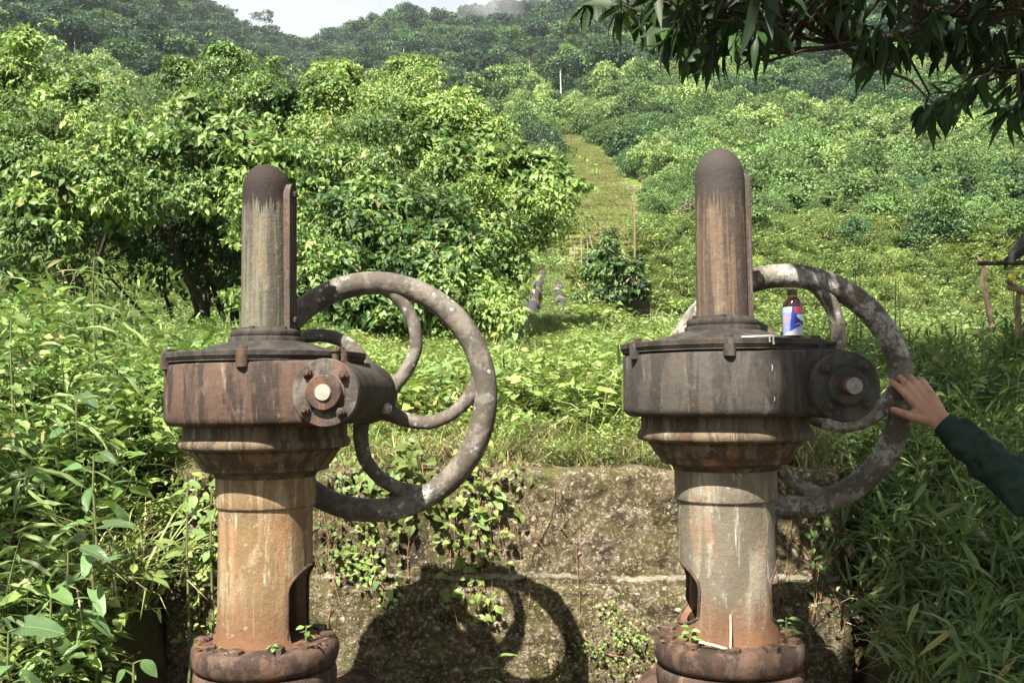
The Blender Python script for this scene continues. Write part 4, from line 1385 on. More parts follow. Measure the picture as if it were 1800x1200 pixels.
# ------------------------------------------------------------------ glossy-leaved tree hanging in from the upper right
def whorl(c, d, n, L, W):
    """a drooping rosette of long leaves at a twig end; returns leaf frames"""
    c = np.array(c, float); d = np.array(d, float)
    az = rng.uniform(0, 2 * np.pi, n)
    a = unit(np.cross(d, [.3, .2, .9])[None])[0]; b = np.cross(d, a)
    D = np.cos(az)[:, None] * a + np.sin(az)[:, None] * b + d * rng.uniform(.1, .9, n)[:, None] + np.array([0, 0, -1]) * rng.uniform(.35, 1.3, n)[:, None]
    D = unit(D)
    P = c + d * rng.uniform(-.06, .02, n)[:, None] + D * .015
    Nn = jit(n, .4) + np.array([0, 0, 1.0]) + unit(-c[None] + np.array([0, 0, CAM_H])) * .25
    return P, D, Nn, L * rng.uniform(.6, 1.15, n), W * rng.uniform(.75, 1.15, n)

tree_base = Vector((3.9, 1.7, .15))
mango = empty('overhanging_tree', tree_base)
tag(mango, 'dark leafy tree whose branches hang into the upper right of the view', 'tree')
tb = np.array(tree_base)
hang_px = [(1040, 10), (1062, -5), (1095, 18), (1120, 35), (1150, 40), (1168, 62), (1190, 60), (1212, 88), (1240, 105), (1232, 70), (1262, 82), (1275, 50), (1300, 62), (1325, 58), (1345, 78),
           (1300, 15), (1200, 15), (1150, 5), (1250, 20), (1370, 30), (1400, 30), (1425, 25), (1455, 12), (1490, 20), (1520, 45), (1530, 75), (1545, 95), (1560, 65), (1580, 85), (1600, 60), (1625, 75),
           (1650, 55), (1670, 80), (1690, 60), (1705, 100), (1725, 140), (1700, 150), (1680, 165), (1660, 180), (1640, 190), (1625, 195), (1735, 90), (1750, 55), (1765, 110), (1780, 150), (1790, 190),
           (1785, 60), (1775, 200), (1795, 120), (1710, 30), (1610, 20), (1560, 15), (1640, 25), (1500, -5), (1420, -10), (1340, -5), (1240, -15), (1790, 10), (1740, 15), (1670, 10)]
whorls = []
for (a_, b_) in hang_px:
    whorls.append((np.array(at(a_, b_ - 8, random.uniform(2.7, 3.7))), np.array([-.5, .2, -.35]) + rng.normal(size=3) * .35, True))
for k in range(70):       # the fuller crown just above and beyond the picture's edge
    a_ = random.uniform(1080, 2050); b_ = random.uniform(-330, 5) if a_ < 1800 else random.uniform(-330, 220)
    if b_ > -50 and a_ < 1150: continue
    whorls.append((np.array(at(a_, b_, random.uniform(2.5, 3.9))), rng.normal(size=3) * .6 + np.array([0, 0, -.3]), b_ > -20 and a_ < 1800))

# crown over the camera that shades the right side: chosen so that the sun still reaches both valves
def lit_guard(p):
    """False where a leaf at p would shade something the photograph shows in full sun"""
    hit = None
    Q = p + SUN_DIR * np.linspace(.5, 14, 90)[:, None]
    low = np.nonzero(Q[:, 2] < gz(Q[:, 0], Q[:, 1]) + .15)[0]
    if len(low): hit = Q[low[0]]
    if hit is not None and hit[1] > 4.3:
        a, b, _ = project(hit[None])
        if float(b[0]) < 552 or float(a[0]) < 1325: return False
    for Yp in (2.5, 2.8, 3.05, 3.88):
        t = (Yp - p[1]) / SUN_DIR[1]
        if t <= 0: continue
        q = p + SUN_DIR * t
        px_, py_, _ = project(q[None])
        px_, py_ = float(px_[0]), float(py_[0])
        if Yp < 3.2 and px_ < 1372 and 230 < py_ < 1150: return False
        if Yp == 3.05 and 1150 < px_ < 1500 and 440 < py_ < 640: return False
        if Yp == 3.88 and px_ < 1395 and py_ > 780: return False
    return True
n_sh = 0
tries = 0
while n_sh < 1150 and tries < 90000:
    tries += 1
    tx = random.uniform(1340, 1900); ty = random.uniform(552, 1230) if random.random() < .6 else random.uniform(552, 720)
    Yt = float(np.interp(ty, [545, 620, 700, 860, 1000, 1250], [10, 8, 6.6, 5, 4, 3]))
    if ty > 620 and random.random() < .3: Yt = min(Yt, 3.0)
    g = np.array(at(tx, ty, Yt))
    hz = random.uniform(3.0, 6.2)
    p = g - SUN_DIR * ((hz - g[2]) / -SUN_DIR[2])
    # dapples: leave some holes
    if mnoise.noise(Vector((tx * .012, ty * .012, 3))) > .30: continue
    if not lit_guard(p): continue
    fx, fy, fd = project(p[None])
    if fd[0] > 0 and -60 < fx[0] < 1860 and fy[0] > -60: continue
    whorls.append((p, rng.normal(size=3) * .6 + np.array([0, 0, -.3]), False))
    n_sh += 1

n_l = 0  # unseen leaf whorls added to the tree to shade the left bank
for k in range(4000):
    if n_l >= 26: break
    tx = random.uniform(-60, 165); ty = random.uniform(650, 960)
    g = np.array(at(tx, ty, random.uniform(3.1, 4.1)))
    hz = random.uniform(3.2, 4.8)
    p = g - SUN_DIR * ((hz - g[2]) / -SUN_DIR[2])
    if mnoise.noise(Vector((tx * .015, ty * .015, 9))) > .18: continue
    bad = False
    for Yp in (2.55, 2.88, 3.2, 3.9, 4.6):
        t_q = (Yp - p[1]) / SUN_DIR[1]
        q = p + SUN_DIR * t_q
        a, b, _ = project(q[None])
        if t_q > 0 and q[2] > .2 and float(a[0]) > (235 if Yp < 4.5 else 330): bad = True
    fx, fy, fd = project(p[None])
    if bad or (fd[0] > 0 and -60 < fx[0] < 1860 and fy[0] > -60): continue
    whorls.append((p, rng.normal(size=3) * .6 + np.array([0, 0, -.3]), False)); n_l += 1
vis_l, hid = [], []
for c_, d_, show in whorls:
    d_ = d_ / np.linalg.norm(d_)
    P, D, Nn, L_, W_ = whorl(c_, d_, 12 if show else 13, .112 if show else .16, .031 if show else .042)
    (vis_l if show else hid).append((P, D, Nn, L_, W_))
# the leaves in view, one object each up to the 300 largest; the rest joined
def unshading(q):
    """drops leaves that would throw a shadow on the right valve"""
    P, D, Nn, L_, W_ = q
    C_ = P + D * L_[:, None] * .5
    ok = np.ones(len(P), bool)
    for Yp in (2.52, 2.75, 2.85):
        t = (Yp - C_[:, 1]) / SUN_DIR[1]
        a, b, _ = project(C_ + SUN_DIR * t[:, None])
        ok &= ~((t > 0) & (a > 1085) & (a < 1375) & (b > 240) & (b < 1180))
    return tuple(x[ok] for x in q)
vis_l = [unshading(q) for q in vis_l]; hid = [unshading(q) for q in hid]
P, D, Nn, L_, W_ = [np.concatenate(q) for q in zip(*vis_l)]
pxs, pys, dep = project(P + D * L_[:, None] * .5)
score = np.where((pxs > 0) & (pxs < 1800) & (pys > 0), L_ / dep, 0)
order = np.argsort(-score)
lead = order[:300]; rest = order[300:]
tv, tf = TEMPL['lance']
leaf_me = []
for k in range(4):
    vv = np.array(tv, float).copy(); vv[:, 2] *= (.4, .8, 1.2, 1.6)[k]
    leaf_me.append(np_mesh('leaf', vv, np.array(tf), M['mango'], True))
for i in lead:
    d = unit(D[i][None])[0]; t = unit(np.cross(Nn[i], d)[None])[0]; nrm = np.cross(d, t)
    Mx = Matrix(((d[0] * L_[i], t[0] * W_[i], nrm[0] * L_[i], P[i][0] - tb[0]), (d[1] * L_[i], t[1] * W_[i], nrm[1] * L_[i], P[i][1] - tb[1]),
                 (d[2] * L_[i], t[2] * W_[i], nrm[2] * L_[i], P[i][2] - tb[2]), (0, 0, 0, 1)))
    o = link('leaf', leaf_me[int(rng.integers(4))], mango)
    o.matrix_local = Mx
Ph, Dh, Nh, Lh, Wh = [np.concatenate(q) for q in zip(*(hid + [(P[rest], D[rest], Nn[rest], L_[rest], W_[rest])]))]
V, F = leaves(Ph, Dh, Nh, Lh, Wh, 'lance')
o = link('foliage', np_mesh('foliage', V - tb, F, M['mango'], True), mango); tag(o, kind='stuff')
# trunk, limbs and twigs
mb = MB()
mb.tube([Vector((0, 0, -.3)), Vector((.05, .02, .8)), Vector((-.05, .05, 1.8)), Vector((-.2, .1, 2.8)), Vector((-.25, .05, 4.0)), Vector((-.3, 0, 5.2))], [.26, .22, .20, .17, .12, .07], 14)
mb.build('trunk', M['bark'], mango)
limbs = [[(3.75, 1.75, 2.4), (3.2, 2.3, 2.75), (2.4, 2.9, 2.75), (1.7, 3.2, 2.55), (1.1, 3.2, 2.45), (.6, 3.2, 2.42)],
         [(3.72, 1.75, 2.4), (3.1, 2.6, 2.55), (2.4, 3.1, 2.50), (2.0, 3.2, 2.45), (1.75, 3.25, 2.42)],
         [(3.7, 1.75, 3.2), (2.9, 1.6, 3.7), (1.9, 1.3, 4.1), (.9, .9, 4.2), (.1, .4, 4.3)],
         [(3.7, 1.75, 3.4), (2.6, .6, 3.9), (1.0, -.8, 4.2), (-.8, -1.3, 4.3), (-2.2, -.6, 4.2), (-2.7, .4, 4.0), (-2.75, 1.3, 4.0)],  # unseen limb, drawn out leftwards to carry the whorls added for shade
         [(3.7, 1.75, 3.6), (2.8, 2.5, 4.3), (1.9, 3.0, 4.7), (1.2, 3.1, 4.9)]]
LP = []
for l in limbs:
    pts = []
    for i in range(len(l) - 1):
        for q in range(4):
            f = q / 4
            p = Vector(l[i]).lerp(Vector(l[i + 1]), f)
            p += Vector((mnoise.noise(p * 2), mnoise.noise(p * 2 + Vector((5, 0, 0))), mnoise.noise(p * 2 + Vector((0, 8, 0))))) * .16
            pts.append(p)
    pts.append(Vector(l[-1]))
    LP += pts
    mb = MB(); mb.tube([p - tree_base for p in pts], [.026 * (1 - .86 * i / len(pts)) for i in range(len(pts))], 8)
    mb.build('limb', M['bark'], mango)
mb = MB()
LPa = np.array([tuple(p) for p in LP])
for c_, d_, show in whorls:
    i = int(np.argsort(np.linalg.norm(LPa - c_, axis=1))[random.randrange(5)])
    a_ = Vector(LPa[i]); b_ = Vector(c_)
    m_ = a_.lerp(b_, .5) + Vector((0, 0, .05 * (b_ - a_).length))
    q_ = Vector((random.uniform(-.08, .08), random.uniform(-.08, .08), random.uniform(-.02, .06)))
    mb.tube([a_ - tree_base, a_.lerp(m_, .5) + q_ - tree_base, m_ + q_ * .6 - tree_base, m_.lerp(b_, .6) - q_ * .3 - tree_base, b_ - tree_base], [.007, .006, .005, .004, .003], 5)
mb.build('twigs', M['bark'], mango)['kind'] = 'stuff'

# ------------------------------------------------------------------ person reaching in from the right
def skin_mat():
    t = NT('skin')
    n = t.noise(60, 6, .6); b = t.noise(12, 4)
    c = t.mix(t.step(b, .35, .65), (.36, .19, .125), (.47, .275, .19))
    c = t.mix(t.math('MULTIPLY', t.step(n, .50, .72), .5), c, (.27, .12, .085))
    c = t.mix(t.math('MULTIPLY', t.step(t.noise(28, 4, .6, None, (3, 1, 7)), .52, .66), .5), c, (.44, .20, .15))
    return t.done(c, .5, t.bump(t.noise(180, 4), .12, .002), .35, **{'Subsurface Weight': .12, 'Subsurface Radius': (.01, .004, .002), 'Subsurface Scale': .6})
M['skin'] = skin_mat()
def cloth_mat(name, col):
    t = NT(name)
    w = t.noise(420, 2, .5); b = t.noise(7, 5)
    c = t.mix(t.step(b, .3, .7), tuple(x * .8 for x in col), tuple(x * 1.2 for x in col))
    return t.done(c, .85, t.bump(t.math('ADD', t.math('MULTIPLY', w, .3), t.noise(20, 5, .6)), .35, .008), .15)
M['green_cloth'] = cloth_mat('dark_green_cloth', (.018, .034, .026))
M['trouser_cloth'] = cloth_mat('dark_trouser_cloth', (.025, .027, .03))
M['hair'] = plain('black_hair', (.012, .010, .009), .5, .4, 200, .4, .6)
M['shoe'] = plain('black_shoe', (.02, .018, .016), .5, .4, 30, .3, .2)
M['nail'] = plain('fingernail', (.46, .29, .23), .35, .5, 60, .1, .05)

def capsule(mb, a, b, ra, rb, seg=14):
    a, b = Vector(a), Vector(b)
    d = b - a
    L = d.length
    q = d.to_track_quat('Z', 'Y').to_matrix().to_4x4()
    prof = []
    for k in range(0, 6):
        t = -math.pi / 2 + k / 5 * math.pi / 2
        prof.append((max(ra * math.cos(t), 1e-5), ra * math.sin(t)))
    for k in range(0, 6):
        t = k / 5 * math.pi / 2
        prof.append((max(rb * math.cos(t), 1e-5), L + rb * math.sin(t)))
    mb.lathe(prof, seg, Matrix.Translation(a) @ q, cap=False)

def chain(mb, pts, rad):
    for i in range(len(pts) - 1): capsule(mb, pts[i], pts[i + 1], rad[i], rad[i + 1])

def remeshed(mb, name, mat, parent, voxel, smooth_it=6):
    o = link(name, mb.mesh(name, mat, smooth=True), parent)
    md = o.modifiers.new('r', 'REMESH'); md.mode = 'VOXEL'; md.voxel_size = voxel; md.use_smooth_shade = True
    sm = o.modifiers.new('s', 'SMOOTH'); sm.iterations = smooth_it; sm.factor = .5
    bpy.context.view_layer.update()
    nm = evaluated(o)
    o.modifiers.clear()
    old = o.data; o.data = nm; nm.name = name
    bpy.data.meshes.remove(old)
    nm.materials.clear(); nm.materials.append(mat)
    nm.polygons.foreach_set('use_smooth', [True] * len(nm.polygons))
    return o

Yh = 2.985
wrist = at(1650, 738, 2.915)
fdir = (at(1588, 655, Yh + .012) - wrist).normalized()
sdir = Vector((-.74, .0, -.60)); sdir = (sdir - fdir * sdir.dot(fdir)).normalized()      # towards the thumb
ndir = fdir.cross(sdir)
if ndir.y > 0: ndir = -ndir                                                               # back of the hand, towards the camera
elbow = at(1808, 868, 2.76)
shoulder = Vector((1.66, 2.50, 1.30))
pel = Vector((2.02, 2.22, .90)); chest = Vector((1.86, 2.34, 1.24)); neck = Vector((1.80, 2.40, 1.42)); head = Vector((1.73, 2.45, 1.56))
foot_z = [float(gz(1.95, 2.12)), float(gz(2.12, 2.32))]
person = empty('person', (2.02, 2.22, foot_z[0]))
tag(person, 'person in a dark green jacket resting a hand on the right handwheel', 'person')
pb = Vector(person.location)
mb = MB()
L_ = lambda p: Vector(p) - pb
def hp(f, s, n=0.0): return L_(wrist + fdir * f + sdir * s + ndir * n)
kn = [(.088, .030), (.094, .010), (.090, -.010), (.082, -.028)]
for j, (f_, s_) in enumerate(kn):
    capsule(mb, hp(.0, s_ * .55), hp(f_, s_), .0165, .0125)
capsule(mb, hp(.015, .012), hp(.075, .022), .016, .012); capsule(mb, hp(.015, -.010), hp(.07, -.018), .016, .012)
capsule(mb, hp(.02, .0, -.004), hp(.07, .0, -.006), .017, .014)
spread = [.10, .02, -.05, -.12]
flen = [(.044, .027, .021), (.048, .031, .022), (.045, .029, .022), (.036, .023, .019)]
bends = [(3, 13, 14), (4, 16, 16), (6, 22, 20), (9, 26, 24)]
tips = []
for j in range(4):
    p = hp(*kn[j])
    d = (fdir + sdir * spread[j]).normalized()
    ang = 0
    rr = .0118
    capsule(mb, p + ndir * .0035, p + ndir * .0035 + d * .006, .0105, .0095)      # knuckle
    capsule(mb, hp(.02, kn[j][1] * .6, .006), p + ndir * .005, .0050, .0045)      # tendon
    for q in range(3):
        ang += R(bends[j][q])
        dd = (d * math.cos(ang) - ndir * math.sin(ang)).normalized()
        e = p + dd * flen[j][q]
        capsule(mb, p, e, rr, rr * .90)
        capsule(mb, e, e + ndir * .0012, rr * .98, rr * .9)
        rr *= .90
        p = e
    tips.append((p, dd, ndir * math.cos(ang) + d * math.sin(ang)))
# thumb leaves the side of the palm near its base
tp0 = hp(.020, .026, -.004); tp1 = hp(.046, .052, -.006); tp2 = hp(.070, .071, -.008); tp3 = hp(.094, .086, -.012)
chain(mb, [tp0, tp1, tp2, tp3], [.018, .0145, .0122, .0100])
capsule(mb, hp(.035, .02), hp(.055, .045), .012, .009)
tips.append((tp3, (tp3 - tp2).normalized(), (ndir * .8 + sdir * .2).normalized()))
# wrist and arm
fa = (wrist - elbow).normalized()
for sgn in (-1, 1):
    capsule(mb, hp(-.03, sgn * .010), hp(.012, sgn * .013), .021, .018)
chain(mb, [L_(wrist - fa * .02), L_(wrist.lerp(elbow, .45)), L_(elbow), L_(elbow.lerp(shoulder, .5)), L_(shoulder)], [.026, .036, .040, .043, .050])
# trunk, other arm, legs, head
chain(mb, [L_(pel), L_(pel.lerp(chest, .5)), L_(chest), L_(neck)], [.125, .115, .125, .055])
sh2 = chest * 2 - shoulder + Vector((.02, .04, .10))
chain(mb, [L_(shoulder), L_(chest.lerp(neck, .4)), L_(sh2)], [.052, .085, .052])
el2 = sh2 + Vector((.06, -.05, -.29)); ha2 = el2 + Vector((-.05, .05, -.25))
chain(mb, [L_(sh2), L_(el2), L_(ha2)], [.048, .040, .028]); chain(mb, [L_(ha2), L_(ha2 + Vector((-.01, .02, -.09)))], [.032, .028])
for j in range(4):
    b0 = ha2 + Vector((-.03 + .02 * j, .02, -.09)); chain(mb, [L_(b0), L_(b0 + Vector((-.005, .012, -.04))), L_(b0 + Vector((-.012, .025, -.07 - .008 * (1 - abs(j - 1.5)))))], [.0105, .0095, .008])
chain(mb, [L_(ha2 + Vector((-.03, .02, -.03))), L_(ha2 + Vector((-.06, .03, -.06))), L_(ha2 + Vector((-.065, .04, -.09)))], [.014, .011, .009])
feet = []
for j, (fx_, fy_) in enumerate(((1.95, 2.12), (2.12, 2.32))):
    hip = pel + (Vector((-.06, -.07, -.05)) if j == 0 else Vector((.06, .07, -.05)))
    kne = Vector(((hip.x + fx_) / 2 - .05, (hip.y + fy_) / 2 + .05, .50)); ank = Vector((fx_, fy_, foot_z[j] + .08))
    chain(mb, [L_(hip), L_(kne), L_(ank)], [.085, .058, .040])
    chain(mb, [L_(ank + Vector((.03, -.03, -.04))), L_(ank + Vector((-.13, .11, -.045)))], [.038, .034])
    feet.append((hip, kne, ank))
chain(mb, [L_(neck), L_(head)], [.055, .06])
look = Vector((-.80, .60, -.05)).normalized()
up_ = Vector((0, 0, 1)); sd = look.cross(up_).normalized()
capsule(mb, L_(head + up_ * .05 - look * .012), L_(head + up_ * .075), .088, .085, 20)
capsule(mb, L_(head + look * .035 - up_ * .035), L_(head + look * .03 + up_ * .03), .058, .068, 18)
capsule(mb, L_(head + look * .105 + up_ * .03), L_(head + look * .118 + up_ * .002), .010, .014)
for sg in (-1, 1):
    capsule(mb, L_(head + sd * sg * .085 + up_ * .03 - look * .01), L_(head + sd * sg * .088 + up_ * -.01), .016, .011)
capsule(mb, L_(head + look * .088 - up_ * .038 + sd * .018), L_(head + look * .088 - up_ * .038 - sd * .018), .008, .008)
body = remeshed(mb, 'body', M['skin'], person, .0032, 3)
# nails
for p, dd, nn in tips:
    me_b = MB()
    t = dd.cross(nn).normalized()
    c0 = p + nn * .0068 + dd * .0015
    vs = []
    for a_ in (-1, 0, 1):
        for b_ in (-1, 0, 1):
            vs.append(c0 + dd * (.0055 * a_) + t * (.0046 * b_) - nn * (.0012 * b_ * b_ + .0007 * (a_ + 1)))
    me_b.add(vs, [(0, 1, 4, 3), (1, 2, 5, 4), (3, 4, 7, 6), (4, 5, 8, 7)])
    me_b.build('fingernail', M['nail'], body)
for sg in (-1, 1):
    e = MB(); capsule(e, L_(head + look * .088 + sd * sg * .032 + up_ * .028), L_(head + look * .089 + sd * sg * .034 + up_ * .028), .011, .011)
    e.build('eye', M['hair'], body)
# jacket: a looser shell with folds, ending at a cuff above the wrist
mb = MB()
cuff = wrist - fa * .028
A = [cuff, wrist.lerp(elbow, .30), wrist.lerp(elbow, .62), elbow, elbow.lerp(shoulder, .45), shoulder]
chain(mb, [L_(p) for p in A], [.0385, .046, .056, .066, .066, .070])
chain(mb, [L_(pel + Vector((0, 0, -.05))), L_(pel.lerp(chest, .5)), L_(chest), L_(neck - Vector((0, 0, .05)))], [.150, .140, .150, .080])
chain(mb, [L_(shoulder), L_(chest.lerp(neck, .4)), L_(sh2)], [.072, .105, .072])
chain(mb, [L_(sh2), L_(el2), L_(ha2.lerp(el2, .15))], [.068, .062, .045])
for k in range(9):      # folds of the sleeve
    f = .12 + k * .10
    c0 = wrist.lerp(elbow, f)
    side = fa.cross(Vector((0, 0, 1))).normalized(); upn = side.cross(fa)
    a0 = random.uniform(0, 6.28)
    rr = .036 + .028 * f
    pts = []
    for q in range(5):
        a_ = a0 + q * .55
        pts.append(c0 + (side * math.cos(a_) + upn * math.sin(a_)) * rr + fa * (.02 * (q - 2) * random.choice((-1, 1))))
    for q in range(4): capsule(mb, L_(pts[q]), L_(pts[q + 1]), .0145, .0145, 8)
jk = remeshed(mb, 'jacket', M['green_cloth'], person, .0055, 3)
# cut the rounded cuff end flat
bm = bmesh.new(); bm.from_mesh(jk.data)
res = bmesh.ops.bisect_plane(bm, geom=bm.verts[:] + bm.edges[:] + bm.faces[:], plane_co=L_(cuff + fa * .012), plane_no=fa, clear_outer=False)
dl = [v for v in bm.verts if (v.co - L_(cuff)).length < .12 and (v.co - L_(cuff + fa * .012)).dot(fa) > 1e-5]
bmesh.ops.delete(bm, geom=dl, context='VERTS')
bm.to_mesh(jk.data); bm.free()
mb = MB()
for hip, kne, ank in feet:
    chain(mb, [L_(hip + Vector((0, 0, .05))), L_(kne), L_(ank + Vector((0, 0, .02)))], [.108, .080, .066])
remeshed(mb, 'trousers', M['trouser_cloth'], person, .008, 4)
for hip, kne, ank in feet:
    mb = MB(); chain(mb, [L_(ank + Vector((.03, -.03, -.035))), L_(ank + Vector((-.14, .12, -.042)))], [.047, .042])
    mb.build('shoe', M['shoe'], person)
mb = MB()
capsule(mb, L_(head + up_ * .075 - look * .03), L_(head + up_ * .095 - look * .005), .094, .090, 22)
capsule(mb, L_(head - look * .055 + up_ * .02), L_(head - look * .05 + up_ * .06), .062, .075, 18)
remeshed(mb, 'hair', M['hair'], person, .008, 3)

# ------------------------------------------------------------------ bottle on the right gearbox
def bottle_label_mat():
    t = NT('bottle_label')
    x = t.axis(0); z = t.axis(2)
    n = t.noise(90, 4, .6)
    jx = t.math('ADD', x, t.math('MULTIPLY', t.math('SUBTRACT', n, .5), .006))
    jz = t.math('ADD', z, t.math('MULTIPLY', t.math('SUBTRACT', t.noise(110, 3, .6, None, (4, 0, 0)), .5), .006))
    blue, white, red, navy = (.022, .045, .34), (.42, .44, .49), (.55, .05, .05), (.012, .02, .14)
    col = blue
    # paler left panel with orange print
    left = t.math('SUBTRACT', 1.0, t.step(t.math('SUBTRACT', jx, t.math('MULTIPLY', t.math('SUBTRACT', z, .05), .12)), -.0085, -.0065))
    pan = t.mix(t.step(jz, .070, .074), t.mix(t.step(t.noise(150, 4, .7, None, (2, 2, 2)), .45, .6), (.20, .26, .58), (.36, .28, .36)), (.36, .42, .52))
    col = t.mix(left, col, pan)
    orange = t.math('MULTIPLY', left, t.math('MULTIPLY', t.step(jz, .046, .050), t.math('SUBTRACT', 1.0, t.step(jz, .058, .062))))
    col = t.mix(t.math('MULTIPLY', orange, t.step(t.noise(300, 2, .6), .48, .56)), col, (.60, .25, .10))
    # red block with darker print, upper right
    rb = t.math('MULTIPLY', t.step(jx, .0015, .003), t.step(jz, .0685, .070))
    col = t.mix(rb, col, t.mix(t.step(t.noise(260, 3, .6, None, (6, 1, 1)), .50, .58), red, (.10, .03, .12)))
    # white sweep at the foot, rising to the right, and the pale field at the right with a navy shape
    ft = t.math('SUBTRACT', 1.0, t.step(t.math('SUBTRACT', jz, t.math('MULTIPLY', x, .42)), .0285, .0305))
    col = t.mix(ft, col, white)
    sk = t.math('MULTIPLY', t.step(jx, .0085, .010), t.math('MULTIPLY', t.step(jz, .050, .052), t.math('SUBTRACT', 1.0, t.step(jz, .0655, .067))))
    col = t.mix(sk, col, (.42, .58, .72))
    nv = t.math('MULTIPLY', t.step(jx, .004, .007), t.math('MULTIPLY', t.step(jz, .038, .041), t.math('SUBTRACT', 1.0, t.step(t.math('ADD', jz, t.math('MULTIPLY', jx, .9)), .068, .071))))
    col = t.mix(nv, col, navy)
    sw = t.math('SUBTRACT', 1.0, t.step(t.math('ABSOLUTE', t.math('SUBTRACT', t.math('ADD', jz, t.math('MULTIPLY', t.math('POWER', t.math('ABSOLUTE', t.math('SUBTRACT', x, .013)), 1.0), .55)), .0445)), .0008, .0018))
    col = t.mix(t.math('MULTIPLY', sw, t.step(jx, .004, .006)), col, white)
    return t.done(col, .45, None, .4)
M['bottle_label'] = bottle_label_mat()
t_ = NT('amber_glass')
M['amber'] = t_.done((.030, .011, .004), .08, None, .6)
M['cap_brown'] = plain('bottle_cap', (.035, .018, .010), .4, .5, 40, .2, .05)
M['gold'] = plain('gold_band', (.42, .20, .04), .35, .5, 40, .1, .05)
lid_top = valve_r.matrix_basis @ Vector((.197, -.005, 1.4653))
bt = empty('bottle', lid_top)
tag(bt, 'small brown glass bottle with a blue, white and red label on the gearbox', 'bottle')
mb = MB()
mb.lathe([(.018, .0), (.0255, .0015), (.0268, .005), (.0268, .080), (.0262, .088), (.0240, .096), (.0195, .103), (.0150, .107), (.0130, .109), (.0128, .114), (.010, .115)], 40)
mb.build('glass', M['amber'], bt)
mb = MB(); mb.lathe([(.0130, .1095), (.0139, .110), (.0139, .1122), (.0130, .1128)], 32, cap=False); mb.build('gold_band', M['gold'], bt)
mb = MB(); mb.lathe([(.0128, .1128), (.0138, .1132), (.0138, .1265), (.0128, .128), (.006, .1283)], 32); mb.build('cap', M['cap_brown'], bt)
mb = MB()
vs, fs = [], []
for j in range(41):
    a = R(-90 - 155 + 310 * j / 40)
    for (r_, z_) in ((.0270, .016), (.02715, .0165), (.02715, .0835), (.0268, .0845)): vs.append((r_ * math.cos(a), r_ * math.sin(a), z_))
for j in range(40):
    for i in range(3): fs.append((j * 4 + i, (j + 1) * 4 + i, (j + 1) * 4 + i + 1, j * 4 + i + 1))
mb.add(vs, fs); mb.build('paper_label', M['bottle_label'], bt)
bt.rotation_euler = (0, 0, R(-12)); bt.scale = (1.02, 1.02, 1.16)

# ------------------------------------------------------------------ wax, sticks and sprigs on the valves
M['wax'] = plain('wax', (.42, .40, .36), .5, .4, 60, .08, .2)
M['pale_stick'] = plain('pale_stick', (.62, .52, .30), .7, .3, 60, .2, .3)
Mr = valve_r.matrix_basis
def on_r(x_, y_, z_): return Mr @ Vector((x_, y_, z_))
w0 = on_r(.06, -.279, 1.4655)
wax = empty('candle_wax', w0)
tag(wax, 'white melted wax run over the gearbox lid of the bottle valve', 'wax')
inv = Vector(w0)
mb = MB()
pth = [on_r(-.005, -.262, 1.4668), on_r(.02, -.268, 1.4672), on_r(.045, -.272, 1.4675), on_r(.07, -.276, 1.468), on_r(.09, -.272, 1.467)]
mb.tube([p - inv for p in pth], [.0016, .003, .0025, .004, .002], 8, squash=.6)
mb.build('pool', M['wax'], wax)
for dx, ln in ((.062, .012), (.072, .018)):
    mb = MB()
    a = math.sqrt(.2885 ** 2 - dx ** 2)
    mb.tube([on_r(dx, -a + .004, 1.4678) - inv, on_r(dx, -a - .0005, 1.464) - inv, on_r(dx, -a - .0005, 1.464 - ln * .6) - inv, on_r(dx + .001, -a, 1.464 - ln) - inv], [.0025, .0025, .002, .003], 8)
    mb.build('drip', M['wax'], wax)
for dx, z0, z1 in ((.067, 1.395, 1.378), (.071, 1.314, 1.301)):
    mb = MB()
    fr = -.2745
    mb.tube([on_r(dx, fr - .004, z0) - inv, on_r(dx + .001, fr - .006, (z0 + z1) / 2) - inv, on_r(dx, fr - .004, z1) - inv], [.0007, .0013, .0009], 6)
    mb.build('drip', M['wax'], wax)
st = empty('wooden_stick', on_r(-.02, -.168, .658))
tag(st, 'pale flat broken stick leaning against the right valve pipe above its flange', 'stick')
so = Vector(st.location)
for a_, b_, w_ in ((on_r(-.030, -.172, .655), on_r(-.022, -.142, .742), .0042), (on_r(-.105, -.140, .672), on_r(-.034, -.176, .660), .0036)):
    mb = MB(); mb.tube([a_ - so, a_.lerp(b_, .5) - so + Vector((.001, 0, .001)), b_ - so], [w_, w_ * .95, w_ * .8], 6, squash=.5)
    mb.build('piece', M['pale_stick'], st, angle=30)

def rich_leaf(shape, seed):
    """a curved leaf with a folded midrib and rippled edge: 9 rows of 5"""
    r_ = random.Random(seed)
    rows, cols = 9, 5
    tv, tf = [], []
    for i in range(rows):
        s_ = i / (rows - 1)
        if shape == 'heart': w = (.95 * (1 - s_) ** .62 * (s_ + .12) ** .18) * .62 + (.05 if 0 < i < rows - 1 else 0)
        elif shape == 'lance': w = .5 * math.sin(math.pi * min(1, s_ * .93 + .05)) ** .75
        else: w = .5 * math.sin(math.pi * (s_ * .97 + .015) ** .8)
        if i == rows - 1: w = .004
        for j in range(cols):
            t = (j / (cols - 1) - .5) * 2
            back = -.16 * abs(t) ** 1.5 * (1 - s_) ** 2 if shape == 'heart' else 0
            lift = .16 * abs(t) * w - .05 * (abs(t) * w) ** 2 + .02 * math.sin(s_ * 14 + t * 3 + seed) * abs(t)
            tv.append((s_ + back, t * w, lift - (.22 + .1 * r_.random()) * s_ ** 2))
    for i in range(rows - 1):
        for j in range(cols - 1):
            a = i * cols + j
            tf += [(a, a + 1, a + cols + 1), (a, a + cols + 1, a + cols)]
    return tv, tf

